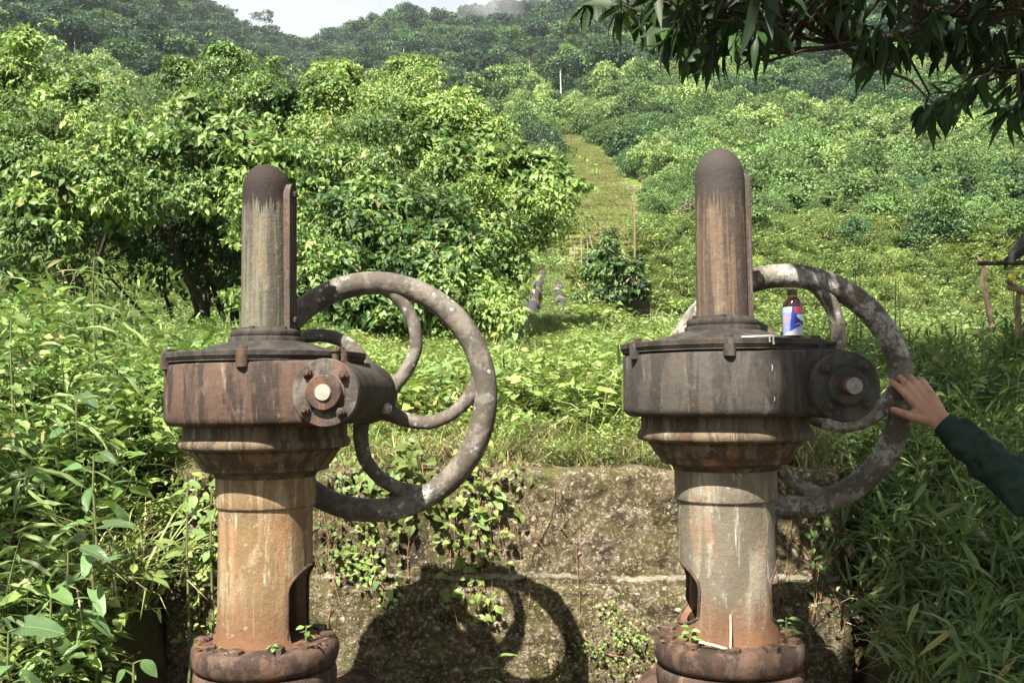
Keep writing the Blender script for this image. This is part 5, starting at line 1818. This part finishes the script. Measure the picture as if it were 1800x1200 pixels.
def leaf_obj(P, D, Nn, L, W, shape, mat, parent, org, cache={}):
    key = (shape, mat.name, random.randrange(3))
    if key not in cache:
        tv, tf = rich_leaf(shape, key[2] * 5 + len(shape))
        cache[key] = np_mesh('leaf', np.array(tv, float), np.array(tf), VEINED.get(mat.name, mat), True)
    d = unit(np.array(D, float)[None])[0]; t = unit(np.cross(Nn, d)[None])[0]; nrm = np.cross(d, t)
    o = link('leaf', cache[key], parent)
    o.matrix_local = Matrix(((d[0] * L, t[0] * W, nrm[0] * L, P[0] - org[0]), (d[1] * L, t[1] * W, nrm[1] * L, P[1] - org[1]), (d[2] * L, t[2] * W, nrm[2] * L, P[2] - org[2]), (0, 0, 0, 1)))
    return o

def sprig(name, label, base, n, h, L, W, shape, mat, lean=(0, 0), group=None, stem=None, cat='plant', spread=.5, facing=.5):
    """a small plant whose leaves are objects of their own"""
    base = Vector(base)
    root = empty(name, base)
    tag(root, label, cat, group)
    top = Vector((lean[0], lean[1], h))
    pts = [top * f + Vector((lean[0] * -.3 * math.sin(f * 3), 0, 0)) for f in (0, .35, .7, 1)]
    mb = MB(); mb.tube(pts, [.0035 * (1 + h), .003 * (1 + h), .002, .0015], 6); mb.build('stem', stem or M['stem'], root)
    for k in range(n):
        f = .25 + .75 * (k + .5) / n
        p = top * f
        az = k * 2.4 + random.uniform(-.5, .5)
        d = np.array([math.cos(az), math.sin(az) * .8 - .25, random.uniform(-.1, .6) * spread])
        d = unit(d[None])[0]
        l = L * random.uniform(.7, 1.15)
        pet = np.array(p) + d * l * .25
        mb = MB(); mb.tube([p, Vector(pet)], [.0016, .0012], 4); mb.build('petiole', stem or M['stem'], root)
        leaf_obj(pet, d, np.array([random.gauss(0, .3), -facing + random.gauss(0, .3), 1.0]), l, W * l / L, shape, mat, root, (0, 0, 0))
    return root

Mlv = valve_l.matrix_basis
sprig('flange_seedling', 'three leaved seedling sprouting behind the left valve flange', Mlv @ Vector((.135, -.06, .655)), 5, .05, .030, .019, 'ovate', M['herb'])
sprig('flange_weed', 'tiny weed with yellowing leaves on the left valve flange', Mlv @ Vector((.075, -.165, .655)), 6, .022, .018, .012, 'ovate', M['vine_lime'])
sprig('flange_creeper', 'pale yellow green weed at the left side of the right valve flange', Mr @ Vector((-.125, -.12, .655)), 7, .05, .030, .018, 'ovate', M['vine_lime'])
sprig('upright_sprig', 'upright green sprig at the right side of the right valve flange', Mr @ Vector((.145, -.06, .655)), 6, .062, .030, .012, 'ovate', M['herb'])

# ------------------------------------------------------------------ creepers on the wall face
def wall_creeper(label, strands, n, L, W, shape, mat, rad=.05):
    x0, z0 = strands[0][0]
    root = empty('wall_creeper', (x0, WALL_Y - .06, z0))
    tag(root, label, 'creeper', 'creepers on the concrete wall')
    org = np.array(root.location)
    mb = MB(); Ps, Ts = [], []
    for s_ in strands:
        pts = []
        for i in range(len(s_) - 1):
            for q in range(5):
                f = q / 5
                x_ = s_[i][0] + (s_[i + 1][0] - s_[i][0]) * f + random.uniform(-.006, .006); z_ = s_[i][1] + (s_[i + 1][1] - s_[i][1]) * f
                y_ = WALL_Y - (.045 if z_ < .643 else 0) - wall_front(x_, z_) - .012
                if z_ > 1.06: y_ += (z_ - 1.06) * .8
                pts.append(Vector((x_, y_, z_)))
        mb.tube([p - Vector(org) for p in pts], .0022, 5)
        Ps.append(np.array([tuple(p) for p in pts]))
    mb.build('stem', M['red_stem'], root)
    Pa = np.concatenate(Ps)
    i = rng.integers(0, len(Pa), n)
    P = Pa[i] + np.stack([rng.normal(size=n) * rad, -np.abs(rng.normal(size=n)) * .025, rng.normal(size=n) * rad], -1)
    P[:, 1] = np.minimum(P[:, 1], WALL_Y - .02)
    az = rng.uniform(0, 6.28, n)
    D = np.stack([np.cos(az), -.3 + rng.normal(size=n) * .3, np.sin(az) - .6], -1)
    Nn = np.stack([rng.normal(size=n) * .4, -np.ones(n), .7 + rng.normal(size=n) * .4], -1)
    l = L * rng.uniform(.6, 1.2, n)
    V, F = leaves(P, D, Nn, l, W * l / L, shape)
    tag(link('foliage', np_mesh('foliage', V - org, F, mat), root), kind='stuff')
    # the few largest leaves singly
    for k in range(6):
        j = rng.integers(0, len(Pa))
        leaf_obj(Pa[j] + [0, -.02, 0], (random.uniform(-.6, .6), -.4, random.uniform(-.9, .1)), (random.uniform(-.3, .3), -1, .8), L * 1.7, W * 1.6, shape, M['herb'], root, org)
    return root
def wx_(px, py): p = at(px, py, WALL_Y); return (p.x, p.z)
wall_creeper('heart leaved creeper hanging down the wall beside the left handwheel', [[wx_(850, 800), wx_(850, 860), wx_(838, 930), wx_(850, 1010), wx_(845, 1080)], [wx_(830, 800), wx_(800, 900), wx_(812, 980), wx_(790, 1060)], [wx_(880, 815), wx_(875, 880), wx_(882, 960)]], 190, .030, .022, 'heart', M['herb'], .045)
wall_creeper('creeper with small pale leaves on the wall between left valve and its wheel', [[wx_(600, 810), wx_(610, 880), wx_(590, 960), wx_(620, 1010)], [wx_(640, 830), wx_(655, 900), wx_(630, 985), wx_(680, 1010)], [wx_(570, 960), wx_(640, 1000), wx_(700, 1040)]], 240, .022, .017, 'heart', M['vine_lime'], .045)
wall_creeper('leafy creeper over the wall top behind the left handwheel rim', [[wx_(700, 770), wx_(705, 820), wx_(690, 870), wx_(700, 930)], [wx_(740, 780), wx_(745, 850), wx_(765, 930)], [wx_(660, 790), wx_(650, 850)]], 130, .040, .030, 'heart', M['herb'], .05)
wall_creeper('sparse moss like creeper low on the wall near the right valve', [[wx_(1020, 1110), wx_(1060, 1140), wx_(1110, 1150)], [wx_(1070, 1060), wx_(1090, 1110), wx_(1130, 1120)], [wx_(960, 1190), wx_(1000, 1150)]], 240, .013, .010, 'heart', M['vine_lime'], .03)
wall_creeper('thin creeper at the left end of the wall beside the left valve', [[wx_(345, 820), wx_(350, 900), wx_(372, 960), wx_(360, 1040), wx_(350, 1120)], [wx_(378, 830), wx_(380, 900), wx_(365, 1000)]], 150, .036, .024, 'ovate', M['herb'], .04)
wall_creeper('few dark leaves creeping on the shaded right end of the wall', [[wx_(1425, 930), wx_(1440, 990), wx_(1430, 1060)], [wx_(1400, 850), wx_(1440, 900), wx_(1460, 960)]], 60, .026, .018, 'heart', M['herb_dark'], .03)
# hanging roots and dry stalks on the wall face
mb = MB()
for k in range(46):
    x_ = random.uniform(-1.15, .25) if k < 34 else random.uniform(.9, 1.2)
    z_ = random.uniform(.75, 1.09); ln = random.uniform(.12, .6)
    pts = []
    for q in range(6):
        f = q / 5
        xx = x_ + random.uniform(-.015, .015) + .1 * f * math.sin(k); zz = z_ - ln * f
        pts.append((xx, WALL_Y - (.045 if zz < .643 else 0) - wall_front(xx, zz) - .008 - .012 * math.sin(f * 3), zz))
    mb.tube(pts, .0014, 4)
roots = mb.build('hanging_roots', M['red_stem'])
tag(roots, 'thin dry roots and stalks hanging over the wall face', kind='stuff')

# ------------------------------------------------------------------ larger single plants of the banks
def big_plant(name, label, px, py, Y, n, L, W, shape, mat, h, group=None, facing=.6):
    p = at(px, py, Y)
    g = float(gz(p.x, Y))
    base = Vector((p.x, Y, min(g, p.z - .05)))
    root = empty(name, base)
    tag(root, label, 'plant', group)
    top = p - base
    mb = MB(); mb.tube([Vector((0, 0, -.02)), top * .4 + Vector((.02, 0, 0)), top * .8, top], [.006, .005, .004, .003], 7); mb.build('stem', M['stem'], root)
    for k in range(n):
        f = 1 - h * k / max(n - 1, 1) / max(top.z, .05)
        q = top * max(.15, f)
        az = k * 2.4 + random.uniform(-.4, .4)
        d = unit(np.array([[math.cos(az), math.sin(az) * .7 - .35, random.uniform(-.75, .25)]]))[0]
        l = L * random.uniform(.75, 1.15)
        pet = np.array(q) + np.array([d[0], d[1], .35]) * l * .4
        mb = MB(); mb.tube([q, Vector(pet)], [.003, .002], 5); mb.build('petiole', M['stem'], root)
        leaf_obj(pet, d, np.array([random.gauss(0, .25), -facing, 1.0]), l, W * l / L, shape, mat, root, (0, 0, 0))
    return root
big = [
    ('broad_leaf_plant', 'plant with one long glossy leaf catching the sun on the left bank', 165, 800, 3.5, 5, .20, .075, 'ovate', 'broad', .25),
    ('broad_leaf_plant', 'plant with hanging arrow shaped leaves low on the left bank', 165, 930, 3.2, 6, .17, .085, 'heart', 'broad', .2),
    ('broad_leaf_plant', 'plant with pale grey green long leaves hanging near the left bank middle', 120, 970, 3.15, 4, .19, .07, 'ovate', 'broad', .2),
    ('broad_leaf_plant', 'broad heart leaved plant at the very bottom left corner', 15, 1110, 2.9, 4, .18, .13, 'heart', 'broad', .15),
    ('broad_leaf_plant', 'wide leaf seedling at the bottom beside the wall foot', 235, 1165, 2.95, 4, .13, .08, 'ovate', 'broad', .1),
    ('broad_leaf_plant', 'large dark rounded leaf plant in the shadow of the left bank', 135, 700, 4.0, 4, .17, .12, 'heart', 'herb_dark', .2),
    ('broad_leaf_plant', 'leafy herb with heart shaped leaves beside the left valve neck', 330, 850, 3.55, 8, .09, .06, 'heart', 'herb', .25),
    ('broad_leaf_plant', 'small leafy herb drooping next to the left bonnet pipe', 372, 860, 3.6, 6, .08, .05, 'heart', 'herb', .2),
    ('broad_leaf_plant', 'tall leafy weed standing before the dark hollow', 165, 455, 4.8, 7, .12, .05, 'ovate', 'herb', .3),
    ('broad_leaf_plant', 'heart leaved climber standing tall above the wall by the pipeline path', 905, 560, 5.2, 9, .085, .06, 'heart', 'herb', .35),
    ('broad_leaf_plant', 'second heart leaved climber close to the left handwheel rim', 885, 600, 5.0, 9, .09, .065, 'heart', 'vine_lime', .3),
    ('broad_leaf_plant', 'thin climber with few leaves right of the pipeline path entrance', 955, 600, 5.3, 7, .075, .05, 'heart', 'herb', .3),
    ('broad_leaf_plant', 'bright heart leaved plant seen through the left handwheel', 775, 640, 4.8, 9, .09, .07, 'heart', 'vine_lime', .25),
    ('broad_leaf_plant', 'cluster of dark green heart leaves below the left handwheel hub', 720, 780, 4.4, 9, .085, .06, 'heart', 'herb', .2),
    ('broad_leaf_plant', 'sunlit broad leaves just right of the right valve neck', 1440, 780, 4.6, 9, .11, .075, 'ovate', 'vine_lime', .25),
    ('broad_leaf_plant', 'pale leaved plant at the wall top beside the right valve', 1080, 740, 4.7, 8, .09, .07, 'heart', 'vine_lime', .2),
    ('broad_leaf_plant', 'leafy plant in front of the dark hollow at the left edge', 20, 560, 4.2, 7, .12, .07, 'heart', 'herb', .35),
    ('broad_leaf_plant', 'yellow green broad leaves at the lower left bank', 90, 1045, 3.05, 5, .12, .09, 'heart', 'vine_lime', .2),
    ('broad_leaf_plant', 'dark broad leaf low in the shade at the bottom right', 1740, 1090, 3.2, 5, .10, .06, 'ovate', 'herb', .15),
]
for nm, lb, px_, py_, Y_, n_, l_, w_, sh_, mt_, h_ in big:
    big_plant(nm, lb, px_, py_, Y_, n_, l_ * .6, w_ * .58, sh_, M[mt_], h_, 'large leaved plants around the wall')
def cane(label, px, py, Y, n, L, W, lean, mat='bamboo'):
    p = at(px, py, Y); base = Vector((p.x - lean, Y, float(gz(p.x - lean, Y))))
    root = empty('bamboo_grass', base); tag(root, label, 'grass', 'single stalks of bamboo grass')
    top = p - base
    pts = [Vector((top.x * f ** 1.6, 0, top.z * (f - .12 * f ** 3) / .88)) for f in np.linspace(0, 1, 7)]
    mb = MB(); mb.tube(pts, [.004, .0035, .003, .003, .0025, .002, .0015], 6); mb.build('stalk', M['stem'], root)
    for k in range(n):
        f = .35 + .65 * (k + .5) / n
        q = Vector((top.x * f ** 1.6, 0, top.z * (f - .12 * f ** 3) / .88))
        sgn = 1 if k % 2 else -1
        d = np.array([sgn * random.uniform(.5, 1), random.uniform(-.5, .3), random.uniform(-.5, .45)])
        leaf_obj(np.array(q), d, (random.uniform(-.4, .4), -.4, 1), L * random.uniform(.7, 1.2), W, 'lance', M[mat], root, (0, 0, 0))
cane('tall bamboo grass stalk in front of the dark hollow', 215, 545, 4.3, 9, .17, .018, .05)
cane('bamboo grass stalk with long narrow leaves left of the left gearbox', 130, 680, 3.9, 10, .20, .019, -.03)
cane('bamboo grass stalk crossing the shaded left bank', 60, 800, 3.5, 9, .19, .02, .1)
cane('bamboo grass stalk low on the left bank near the picture edge', 40, 930, 3.2, 8, .17, .02, .08)
cane('bright bamboo grass stalk right of the right handwheel', 1560, 880, 4.2, 9, .17, .022, -.1)
cane('bamboo grass stalk with downward leaves in the right shade', 1600, 1010, 3.7, 9, .18, .024, .08)
cane('bamboo grass stalk below the sleeve at the right edge', 1700, 960, 3.7, 9, .16, .022, .05)
cane('low bamboo grass stalk beside the right end of the wall', 1510, 930, 4.1, 8, .16, .021, .04)
cane('yellowing bamboo grass stalk at the lower right corner', 1690, 1120, 3.2, 7, .14, .02, -.06)
cane('bamboo grass stalk on the wall foot below the left handwheel', 870, 1150, 3.7, 6, .10, .014, .02)

# ------------------------------------------------------------------ pipelines running up the path
M['black_pipe'] = plain('black_pipe', (.028, .030, .034), .55, .45, 10, .35, .2)
M['joint'] = rust_mat('pipe_joint', (.08, .05, .035), (.16, .105, .07), (.25, .19, .14), (.2, .1, .05), 50)
def pipeline(label, spots, r):
    pts = []
    for px_, py_, Y_ in spots:
        p = at(px_, py_, Y_); p.z = float(gz(p.x, Y_)) + (.13 if len(pts) else -.35); pts.append(p)
    root = empty('pipeline', pts[0]); tag(root, label, 'pipe', 'pipes climbing the hill')
    o = pts[0]
    mb = MB(); mb.tube([p - o for p in pts], r, 16); mb.build('pipe', M['black_pipe'], root)
    for i in range(len(pts) - 1):
        d = pts[i + 1] - pts[i]
        m = max(1, int(d.length / 2.2))
        for k in range(m):
            c0 = pts[i] + d * ((k + .5) / m) - o
            q = d.to_track_quat('Z', 'Y').to_matrix().to_4x4()
            mb = MB(); mb.lathe([(r, -.14), (r * 1.28, -.12), (r * 1.35, -.02), (r * 1.22, .0), (r * 1.35, .02), (r * 1.28, .12), (r, .14)], 18, Matrix.Translation(c0) @ q)
            mb.build('joint', M['joint'], root)
pipeline('black pipe with rusty joints on the left of the path, partly under leaves', [(906, 640, 9.5), (921, 600, 13.0), (934, 555, 16), (944, 512, 21), (955, 470, 28)], .085)
pipeline('short visible stretch of black pipe on the right of the path', [(1000, 620, 11.5), (991, 572, 15.0), (986, 545, 17.5), (982, 520, 22)], .08)

# ------------------------------------------------------------------ ruin, stakes, pole
M['old_concrete'] = plain('old_concrete', (.085, .06, .045), .95, .15, 8, .5, .6)
rb = at(1078, 560, 15.5); rb.z = float(gz(rb.x, rb.y))
ruin = empty('overgrown_ruin', rb); tag(ruin, 'overgrown brown masonry stub smothered in creepers beside the path', 'ruin')
mb = MB()
c1 = at(1095, 500, 15.5) - rb
for (cx_, hh, ww) in ((1050, .95, .35), (1105, 1.02, .62)):
    q = at(cx_, 500, 15.6) - rb
    mb.box((q.x, .1, hh / 2), (ww, .35, hh))
mb.box((at(1090, 500, 15.6).x - rb.x, .1, 1.0), (.95, .42, .10))
bmw = mb.build('masonry', M['old_concrete'], ruin, smooth=False)
lbs = [lobe(1074, 412, 15.3, 13), lobe(1070, 432, 15.3, 18), lobe(1062, 458, 15.2, 26), lobe(1048, 488, 15.1, 28), lobe(1036, 530, 15, 30), lobe(1088, 472, 15.1, 22), lobe(1110, 490, 15.1, 24), lobe(1120, 465, 15.2, 14), lobe(1082, 530, 15, 24), lobe(1125, 510, 15, 20)]
V, F = crown(clumped(lbs), 3400, .075, .045, 'oval', hang=.7)
tag(link('creeper', np_mesh('creeper', V - np.array(rb), F, M['vine_dark']), ruin), kind='stuff')
V, F = crown(clumped(lbs), 1500, .05, .02, 'oval', hang=.9, shell=(.95, 1.12), inner=0)
tag(link('withered_creeper', np_mesh('withered_creeper', V - np.array(rb), F, M['vine_dry']), ruin), kind='stuff')
V, F = crown(clumped(lbs), 1800, .075, .045, 'oval', hang=.7, shell=(.98, 1.15), inner=0)
tag(link('outer_creeper', np_mesh('outer_creeper', V - np.array(rb), F, M['vine']), ruin), kind='stuff')  # outer layer of brighter creeper leaves
M['stake'] = plain('weathered_stake', (.22, .20, .15), .85, .2, 12, .2, .3)
stake_me = None
ORD = 'first second third fourth fifth sixth seventh eighth ninth tenth eleventh twelfth last'.split()
for k in range(13):
    p = at(1135 + k * 8.2 + random.uniform(-2, 2), 480, 27 + random.uniform(-.4, .4))
    g = float(gz(p.x, p.y))
    if stake_me is None:
        mb = MB(); mb.tube([(0, 0, -.3), (.01, .01, .5), (.0, .02, 1.35)], [.022, .02, .016], 7); stake_me = mb.mesh('stake', M['stake'])
    o = link('fence_stake', stake_me); o.location = (p.x, p.y, g + .15)
    o.scale = (1, 1, random.uniform(.8, 1.15)); o.rotation_euler = (random.uniform(-.08, .08), random.uniform(-.08, .08), random.uniform(0, 6))
    tag(o, ORD[k] + ' stake of the thin row, counted from the overgrown ruin', 'stake', 'row of thin stakes in the meadow')
lean_me = None
for k, (x0, y0, x1, y1) in enumerate(((1022, 452, 1021, 420), (1031, 452, 1033, 424), (1045, 450, 1036, 412), (1008, 450, 1010, 428))):
    a_ = at(x0, y0 + 12, 29); b_ = at(x1, y1, 29)
    mb = MB(); mb.tube([Vector((0, 0, 0)), (b_ - a_) * .5 + Vector((.02, 0, 0)), b_ - a_], [.022, .02, .016], 7)
    o = mb.build('garden_pole', M['stake']); o.location = a_
    tag(o, ['short upright pale pole left of the leaning one by the path', 'pale upright pole touching the leaning one by the path', 'pale pole leaning to the left by the path', 'leftmost short pale pole at the edge of the path'][k], 'pole', 'pale poles by the path')
pb_ = at(1116, 445, 40); pb_.z = float(gz(pb_.x, 40))
pole = empty('utility_pole', pb_); tag(pole, 'slim grey utility pole with a crossarm at the foot of the hill', 'pole')
top = at(1115, 328, 40) - pb_
mb = MB(); mb.tube([Vector((0, 0, -.3)), top * .5, top], [.05, .042, .035], 10); mb.build('post', M['wood'], pole)
mb = MB(); mb.box((top.x, 0, top.z - .12), (.62, .05, .05)); mb.box((top.x, 0, top.z - .75), (.42, .04, .04)); mb.build('crossarm', M['wood'], pole, smooth=False)
for dx in (-.26, 0, .26):
    mb = MB(); mb.lathe([(.02, 0), (.045, .02), (.03, .05), (.045, .08), (.02, .11)], 10, Matrix.Translation((top.x + dx, 0, top.z - .085))); mb.build('insulator', M['plug'], pole)

# ------------------------------------------------------------------ shelter roof, wood rack and leaning branch at the right edge
M['thatch'] = plain('dark_roof_sheet', (.030, .026, .022), .9, .2, 18, .4, .5)
ra = at(1752, 474, 6.4); rc = at(1812, 432, 6.4)
sh = empty('shelter', (ra.x + 1.3, 6.9, float(gz(ra.x + 1.3, 6.9)))); tag(sh, 'dark roof corner of a shelter jutting in at the right edge', 'shelter')
so = Vector(sh.location)
slope = (rc.z - ra.z) / (rc.x - ra.x)
mb = MB()
W2 = 1.5
vs = []
for yy in (6.3, 8.0):
    for (xx, dz) in ((0 if yy < 7 else .85, 0), (W2, W2 * slope * .9), (2 * W2, 0)):
        dz += .20 if yy > 7 else 0
        vs += [Vector((ra.x + xx, yy, ra.z + dz)) - so, Vector((ra.x + xx, yy, ra.z + dz + .05)) - so]
mb.add(vs, [(0, 2, 3, 1), (2, 4, 5, 3), (6, 7, 9, 8), (8, 9, 11, 10), (1, 3, 9, 7), (3, 5, 11, 9), (0, 6, 8, 2), (2, 8, 10, 4), (0, 1, 7, 6), (4, 10, 11, 5)])
mb.build('roof', M['thatch'], sh, smooth=False)
mb = MB(); a_ = at(1720, 463, 6.25) - so; mb.tube([a_, a_ + Vector((.4, .02, .01)), a_ + Vector((W2 * 2.1, 0, .0))], [.014, .016, .018], 8); mb.build('purlin', M['bark'], sh)
for xx in (1.0, 2 * W2 - .3):
    for yy in (6.4, 8.0):
        q = Vector((ra.x + xx + .1, yy, float(gz(ra.x + xx + .1, yy)) - .2)) - so
        mb = MB(); mb.tube([q, Vector((q.x, q.y, ra.z - so.z + .05))], .045, 8); mb.build('post', M['wood'], sh)
rk0 = at(1790, 560, 6.0)
rk = empty('branch_rack', rk0); tag(rk, 'rough rack of crooked branches under the shelter roof', 'rack')
tz = at(1786, 512, 6.0).z - rk0.z
mb = MB(); mb.tube([Vector((0, 0, -.1)), Vector((.0, 0, tz * .6)), Vector((.01, 0, tz))], .015, 7); mb.build('post', M['wood'], rk)
mb = MB(); mb.tube([Vector((.75, .1, -.15)), Vector((.75, .1, tz))], .018, 7); mb.build('post', M['wood'], rk)
for (x0, y0, x1, y1, r_) in ((1770, 494, 1830, 528, .016), (1772, 505, 1850, 520, .018), (1776, 508, 1850, 512, .013)):
    a_ = at(x0, y0, 5.95) - rk0; b_ = at(x1, y1, 6.05) - rk0
    b_ = a_ + (b_ - a_) * 3.0
    m_ = a_.lerp(b_, .4) + Vector((0, 0, -.03))
    mb = MB(); mb.tube([a_, m_, b_], [r_ * .8, r_, r_], 7); mb.build('branch', M['wood'], rk)
br = at(1742, 514, 7.2); o = MB(); t2 = at(1716, 450, 7.2) - br
o.tube([Vector((0, 0, -.25)), t2 * .35 + Vector((-.02, 0, 0)), t2 * .7 + Vector((.03, 0, 0)), t2], [.022, .02, .017, .010], 8)
ob = o.build('leaning_branch', M['wood']); ob.location = br; tag(ob, 'bare brown branch leaning upright in the weeds near the shelter', 'branch')
M['petal'] = plain('yellow_petal', (.75, .52, .03), .6, .3, 30, .15, .1)
fl_b = at(1779, 488, 6.3)
fl = empty('yellow_flower', (fl_b.x, 6.3, float(gz(fl_b.x, 6.3)))); tag(fl, 'single yellow flower on a stem below the shelter roof', 'flower')
fo = Vector(fl.location); hh = fl_b - fo
mb = MB(); mb.tube([Vector((0, 0, 0)), hh * .5 + Vector((.02, 0, 0)), hh], [.004, .003, .003], 5); mb.build('stem', M['stem'], fl)
for k in range(8):
    a = k * math.pi / 4
    leaf_obj(np.array(hh), (math.cos(a), -.4, math.sin(a)), (0, -1, .2), .026, .018, 'oval', M['petal'], fl, (0, 0, 0))
M['reed'] = leaf_mat('reed', [(.03, .06, .02), (.06, .09, .03), (.08, .10, .04)], tmix=.1)
for k, (x0, y0, y1, Y_) in enumerate(((1503, 560, 452, 8.6), (1511, 560, 442, 8.7), (1497, 560, 470, 8.5), (1567, 565, 490, 8.3), (1580, 565, 488, 8.4), (1548, 565, 505, 8.2))):
    p = at(x0, y0, Y_); p.z = float(gz(p.x, Y_)); t2 = at(x0 + random.uniform(-2, 8), y1, Y_) - p
    mb = MB(); mb.tube([Vector((0, 0, -.05)), t2 * .5 + Vector((.01, 0, 0)), t2], [.009, .007, .002], 6)
    o = mb.build('reed_stalk', M['reed']); o.location = p
    tag(o, ['dark reed stalk standing above the right handwheel', 'tallest dark reed stalk above the right handwheel', 'shortest reed stalk of the three above the right handwheel', 'thin reed stalk right of the handwheel top', 'thin reed stalk farthest from the right handwheel', 'short reed stalk close to the right handwheel rim'][k], 'reed', 'reed stalks behind the right handwheel')

# ------------------------------------------------------------------ emergent and bare trees on the hillside
def sky_tree(label, px, py, Y, hpx, wpx, style, mat):
    """crown top at (px, py); flat-topped, layered or round crown"""
    top = at(px, py - 6, Y)
    g = float(gz(top.x, Y))
    H_ = max(top.z - g, 13)
    root = empty('hillside_tree', (top.x, Y, g)); tag(root, label, 'tree', 'tall trees along the ridge')
    w = wpx / FPX * Y / 2; hh = hpx / FPX * Y
    lobes = []
    for k in range(7 if style != 'layer' else 6):
        a = rng.uniform(0, 6.28); d = w * rng.uniform(.2, .75)
        if style == 'layer':
            z_ = H_ - hh * (.1 + .8 * (k / 5)); rr = w * rng.uniform(.3, .5); rz = hh * .11
        else:
            z_ = H_ - hh * rng.uniform(.25, .7); rr = w * rng.uniform(.35, .55); rz = hh * .28
        lobes.append((d * math.cos(a), d * math.sin(a), z_, rr, rr, rz))
    V, F = crown(clumped(lobes, 5, (.3, .5)), 2200, .55, .36, 'diamond', hang=.2)
    tag(link('crown', np_mesh('crown', V, F, mat), root), kind='stuff')
    link('trunk', trunk_mesh((0, 0, -1), [l[:3] for l in lobes], .22, M['pale_bark'], 6), root)
for a_ in [('flat topped tree standing out on the skyline left of the sky gap', 462, 25, 380, 45, 70, 'layer', M['far_mid']),
           ('small round tree on the skyline next to the flat topped one', 415, 38, 385, 40, 50, 'round', M['far_dark']),
           ('slender tree with a tufted top on the left skyline', 383, 30, 380, 50, 24, 'layer', M['far_dark']),
           ('open crowned tree where the left hill meets the sky', 300, 2, 370, 40, 40, 'round', M['far_dark']),
           ('tree on the left skyline between slender and open crowned ones', 345, 22, 375, 36, 40, 'round', M['far_mid']),
           ('low tree at the lowest dip of the skyline', 555, 86, 410, 30, 40, 'round', M['far_mid']),
           ('dome shaped tree on the skyline left of the dip', 512, 78, 400, 45, 55, 'round', M['far_mid']),
           ('rounded tree on the skyline right of the dip', 638, 45, 405, 42, 34, 'round', M['far_dark']),
           ('broad tree pair crown on the ridge right of the dip, nearer the dip', 697, 20, 405, 45, 45, 'layer', M['far_mid']),
           ('broad tree pair crown on the ridge right of the dip, nearer the mist', 728, 22, 405, 45, 40, 'round', M['far_mid']),
           ('thin wispy tree on the ridge between broad trees and the mist', 770, 30, 408, 35, 26, 'layer', M['far_dry']),
           ('umbrella crowned tree on the ridge below the mist', 828, 16, 410, 40, 36, 'layer', M['far_dark']),
           ('round crowned tree at the edge of the mist', 893, 12, 412, 36, 44, 'round', M['far_dark']),
           ('faint tree half lost in the mist', 948, 5, 412, 40, 50, 'round', M['far_dark'])]:
    sky_tree(*a_)
def bare(label, px, y0, y1, Y, r):
    a_ = at(px, y1, Y); b_ = at(px + random.uniform(-3, 3), y0, Y)
    base = Vector((a_.x, Y, min(a_.z, float(gz(a_.x, Y)))))
    root = empty('bare_trunk', base); tag(root, label, 'tree', 'pale bare trunks on the hillside')
    t = b_ - base
    mb = MB(); mb.tube([Vector((0, 0, -1)), t * .5 + Vector((.2, 0, 0)), t], [r, r * .8, r * .45], 8); mb.build('trunk', M['pale_bark'], root)
    for k in range(4):
        c0 = t * random.uniform(.55, .95)
        mb = MB(); e = c0 + Vector((random.uniform(-1, 1), random.uniform(-1, 1), random.uniform(.5, 1.2))) * t.length * .14
        mb.tube([c0, (c0 + e) / 2 + Vector((0, 0, -.1)), e], [r * .35, r * .25, r * .12], 5); mb.build('limb', M['pale_bark'], root)
bare('bright pale trunk under the hanging leaves in the upper right', 1337, 92, 150, 230, .42)
bare('pale bare trunk half way up the hill under the hanging leaves', 1483, 92, 150, 235, .34)
bare('thin pale trunk on the dark left hill near the top edge', 228, -20, 40, 300, .40)
bare('short pale trunk on the hill right of the bright pale one', 1541, 150, 185, 190, .24)
bare('faint grey trunk high on the hill close to the mist', 1420, 60, 110, 300, .4)
bare('tall bare skeleton tree against the sky above the left hill', 285, -60, 30, 372, .35)

# ------------------------------------------------------------------ humid air and the mist on the ridge
hm = bpy.data.materials.new('humid_air'); hm.use_nodes = True
nt = hm.node_tree; nt.nodes.clear()
ho = nt.nodes.new('ShaderNodeOutputMaterial'); hv = nt.nodes.new('ShaderNodeVolumePrincipled')
hv.inputs['Color'].default_value = (.80, .88, .97, 1)
hv.inputs['Density'].default_value = 0.00020
hv.inputs['Anisotropy'].default_value = 0.2
nt.links.new(hv.outputs[0], ho.inputs['Volume'])
mb = MB(); mb.box((0, 480, 125), (3400, 1100, 262)); hz_ = mb.build('haze', hm, smooth=False)
tag(hz_, 'thin humid haze filling the valley', kind='stuff')
mm = bpy.data.materials.new('ridge_mist'); mm.use_nodes = True
nt = mm.node_tree; nt.nodes.clear()
ho = nt.nodes.new('ShaderNodeOutputMaterial'); hv = nt.nodes.new('ShaderNodeVolumePrincipled')
hv.inputs['Color'].default_value = (.93, .95, .98, 1)
hv.inputs['Density'].default_value = 0.006
nt.links.new(hv.outputs[0], ho.inputs['Volume'])
for k, (px_, py_, Y_, rx_, rz_) in enumerate(((985, 22, 375, 20, 6), (1075, 12, 368, 36, 11), (1190, 8, 365, 40, 11))):
    bm = bmesh.new(); bmesh.ops.create_icosphere(bm, subdivisions=4, radius=1)
    for v in bm.verts: v.co *= 1 + .28 * mnoise.fractal(v.co * 1.6 + Vector((k * 7, 0, 0)), 1, 2, 3)
    me = bpy.data.meshes.new('mist'); bm.to_mesh(me); bm.free(); me.materials.append(mm)
    o = link('mist', me); o.location = at(px_, py_, Y_); o.scale = (rx_ * 1.5, 45, rz_ * 1.7)
    tag(o, 'white mist lying on the wooded ridge', kind='stuff')
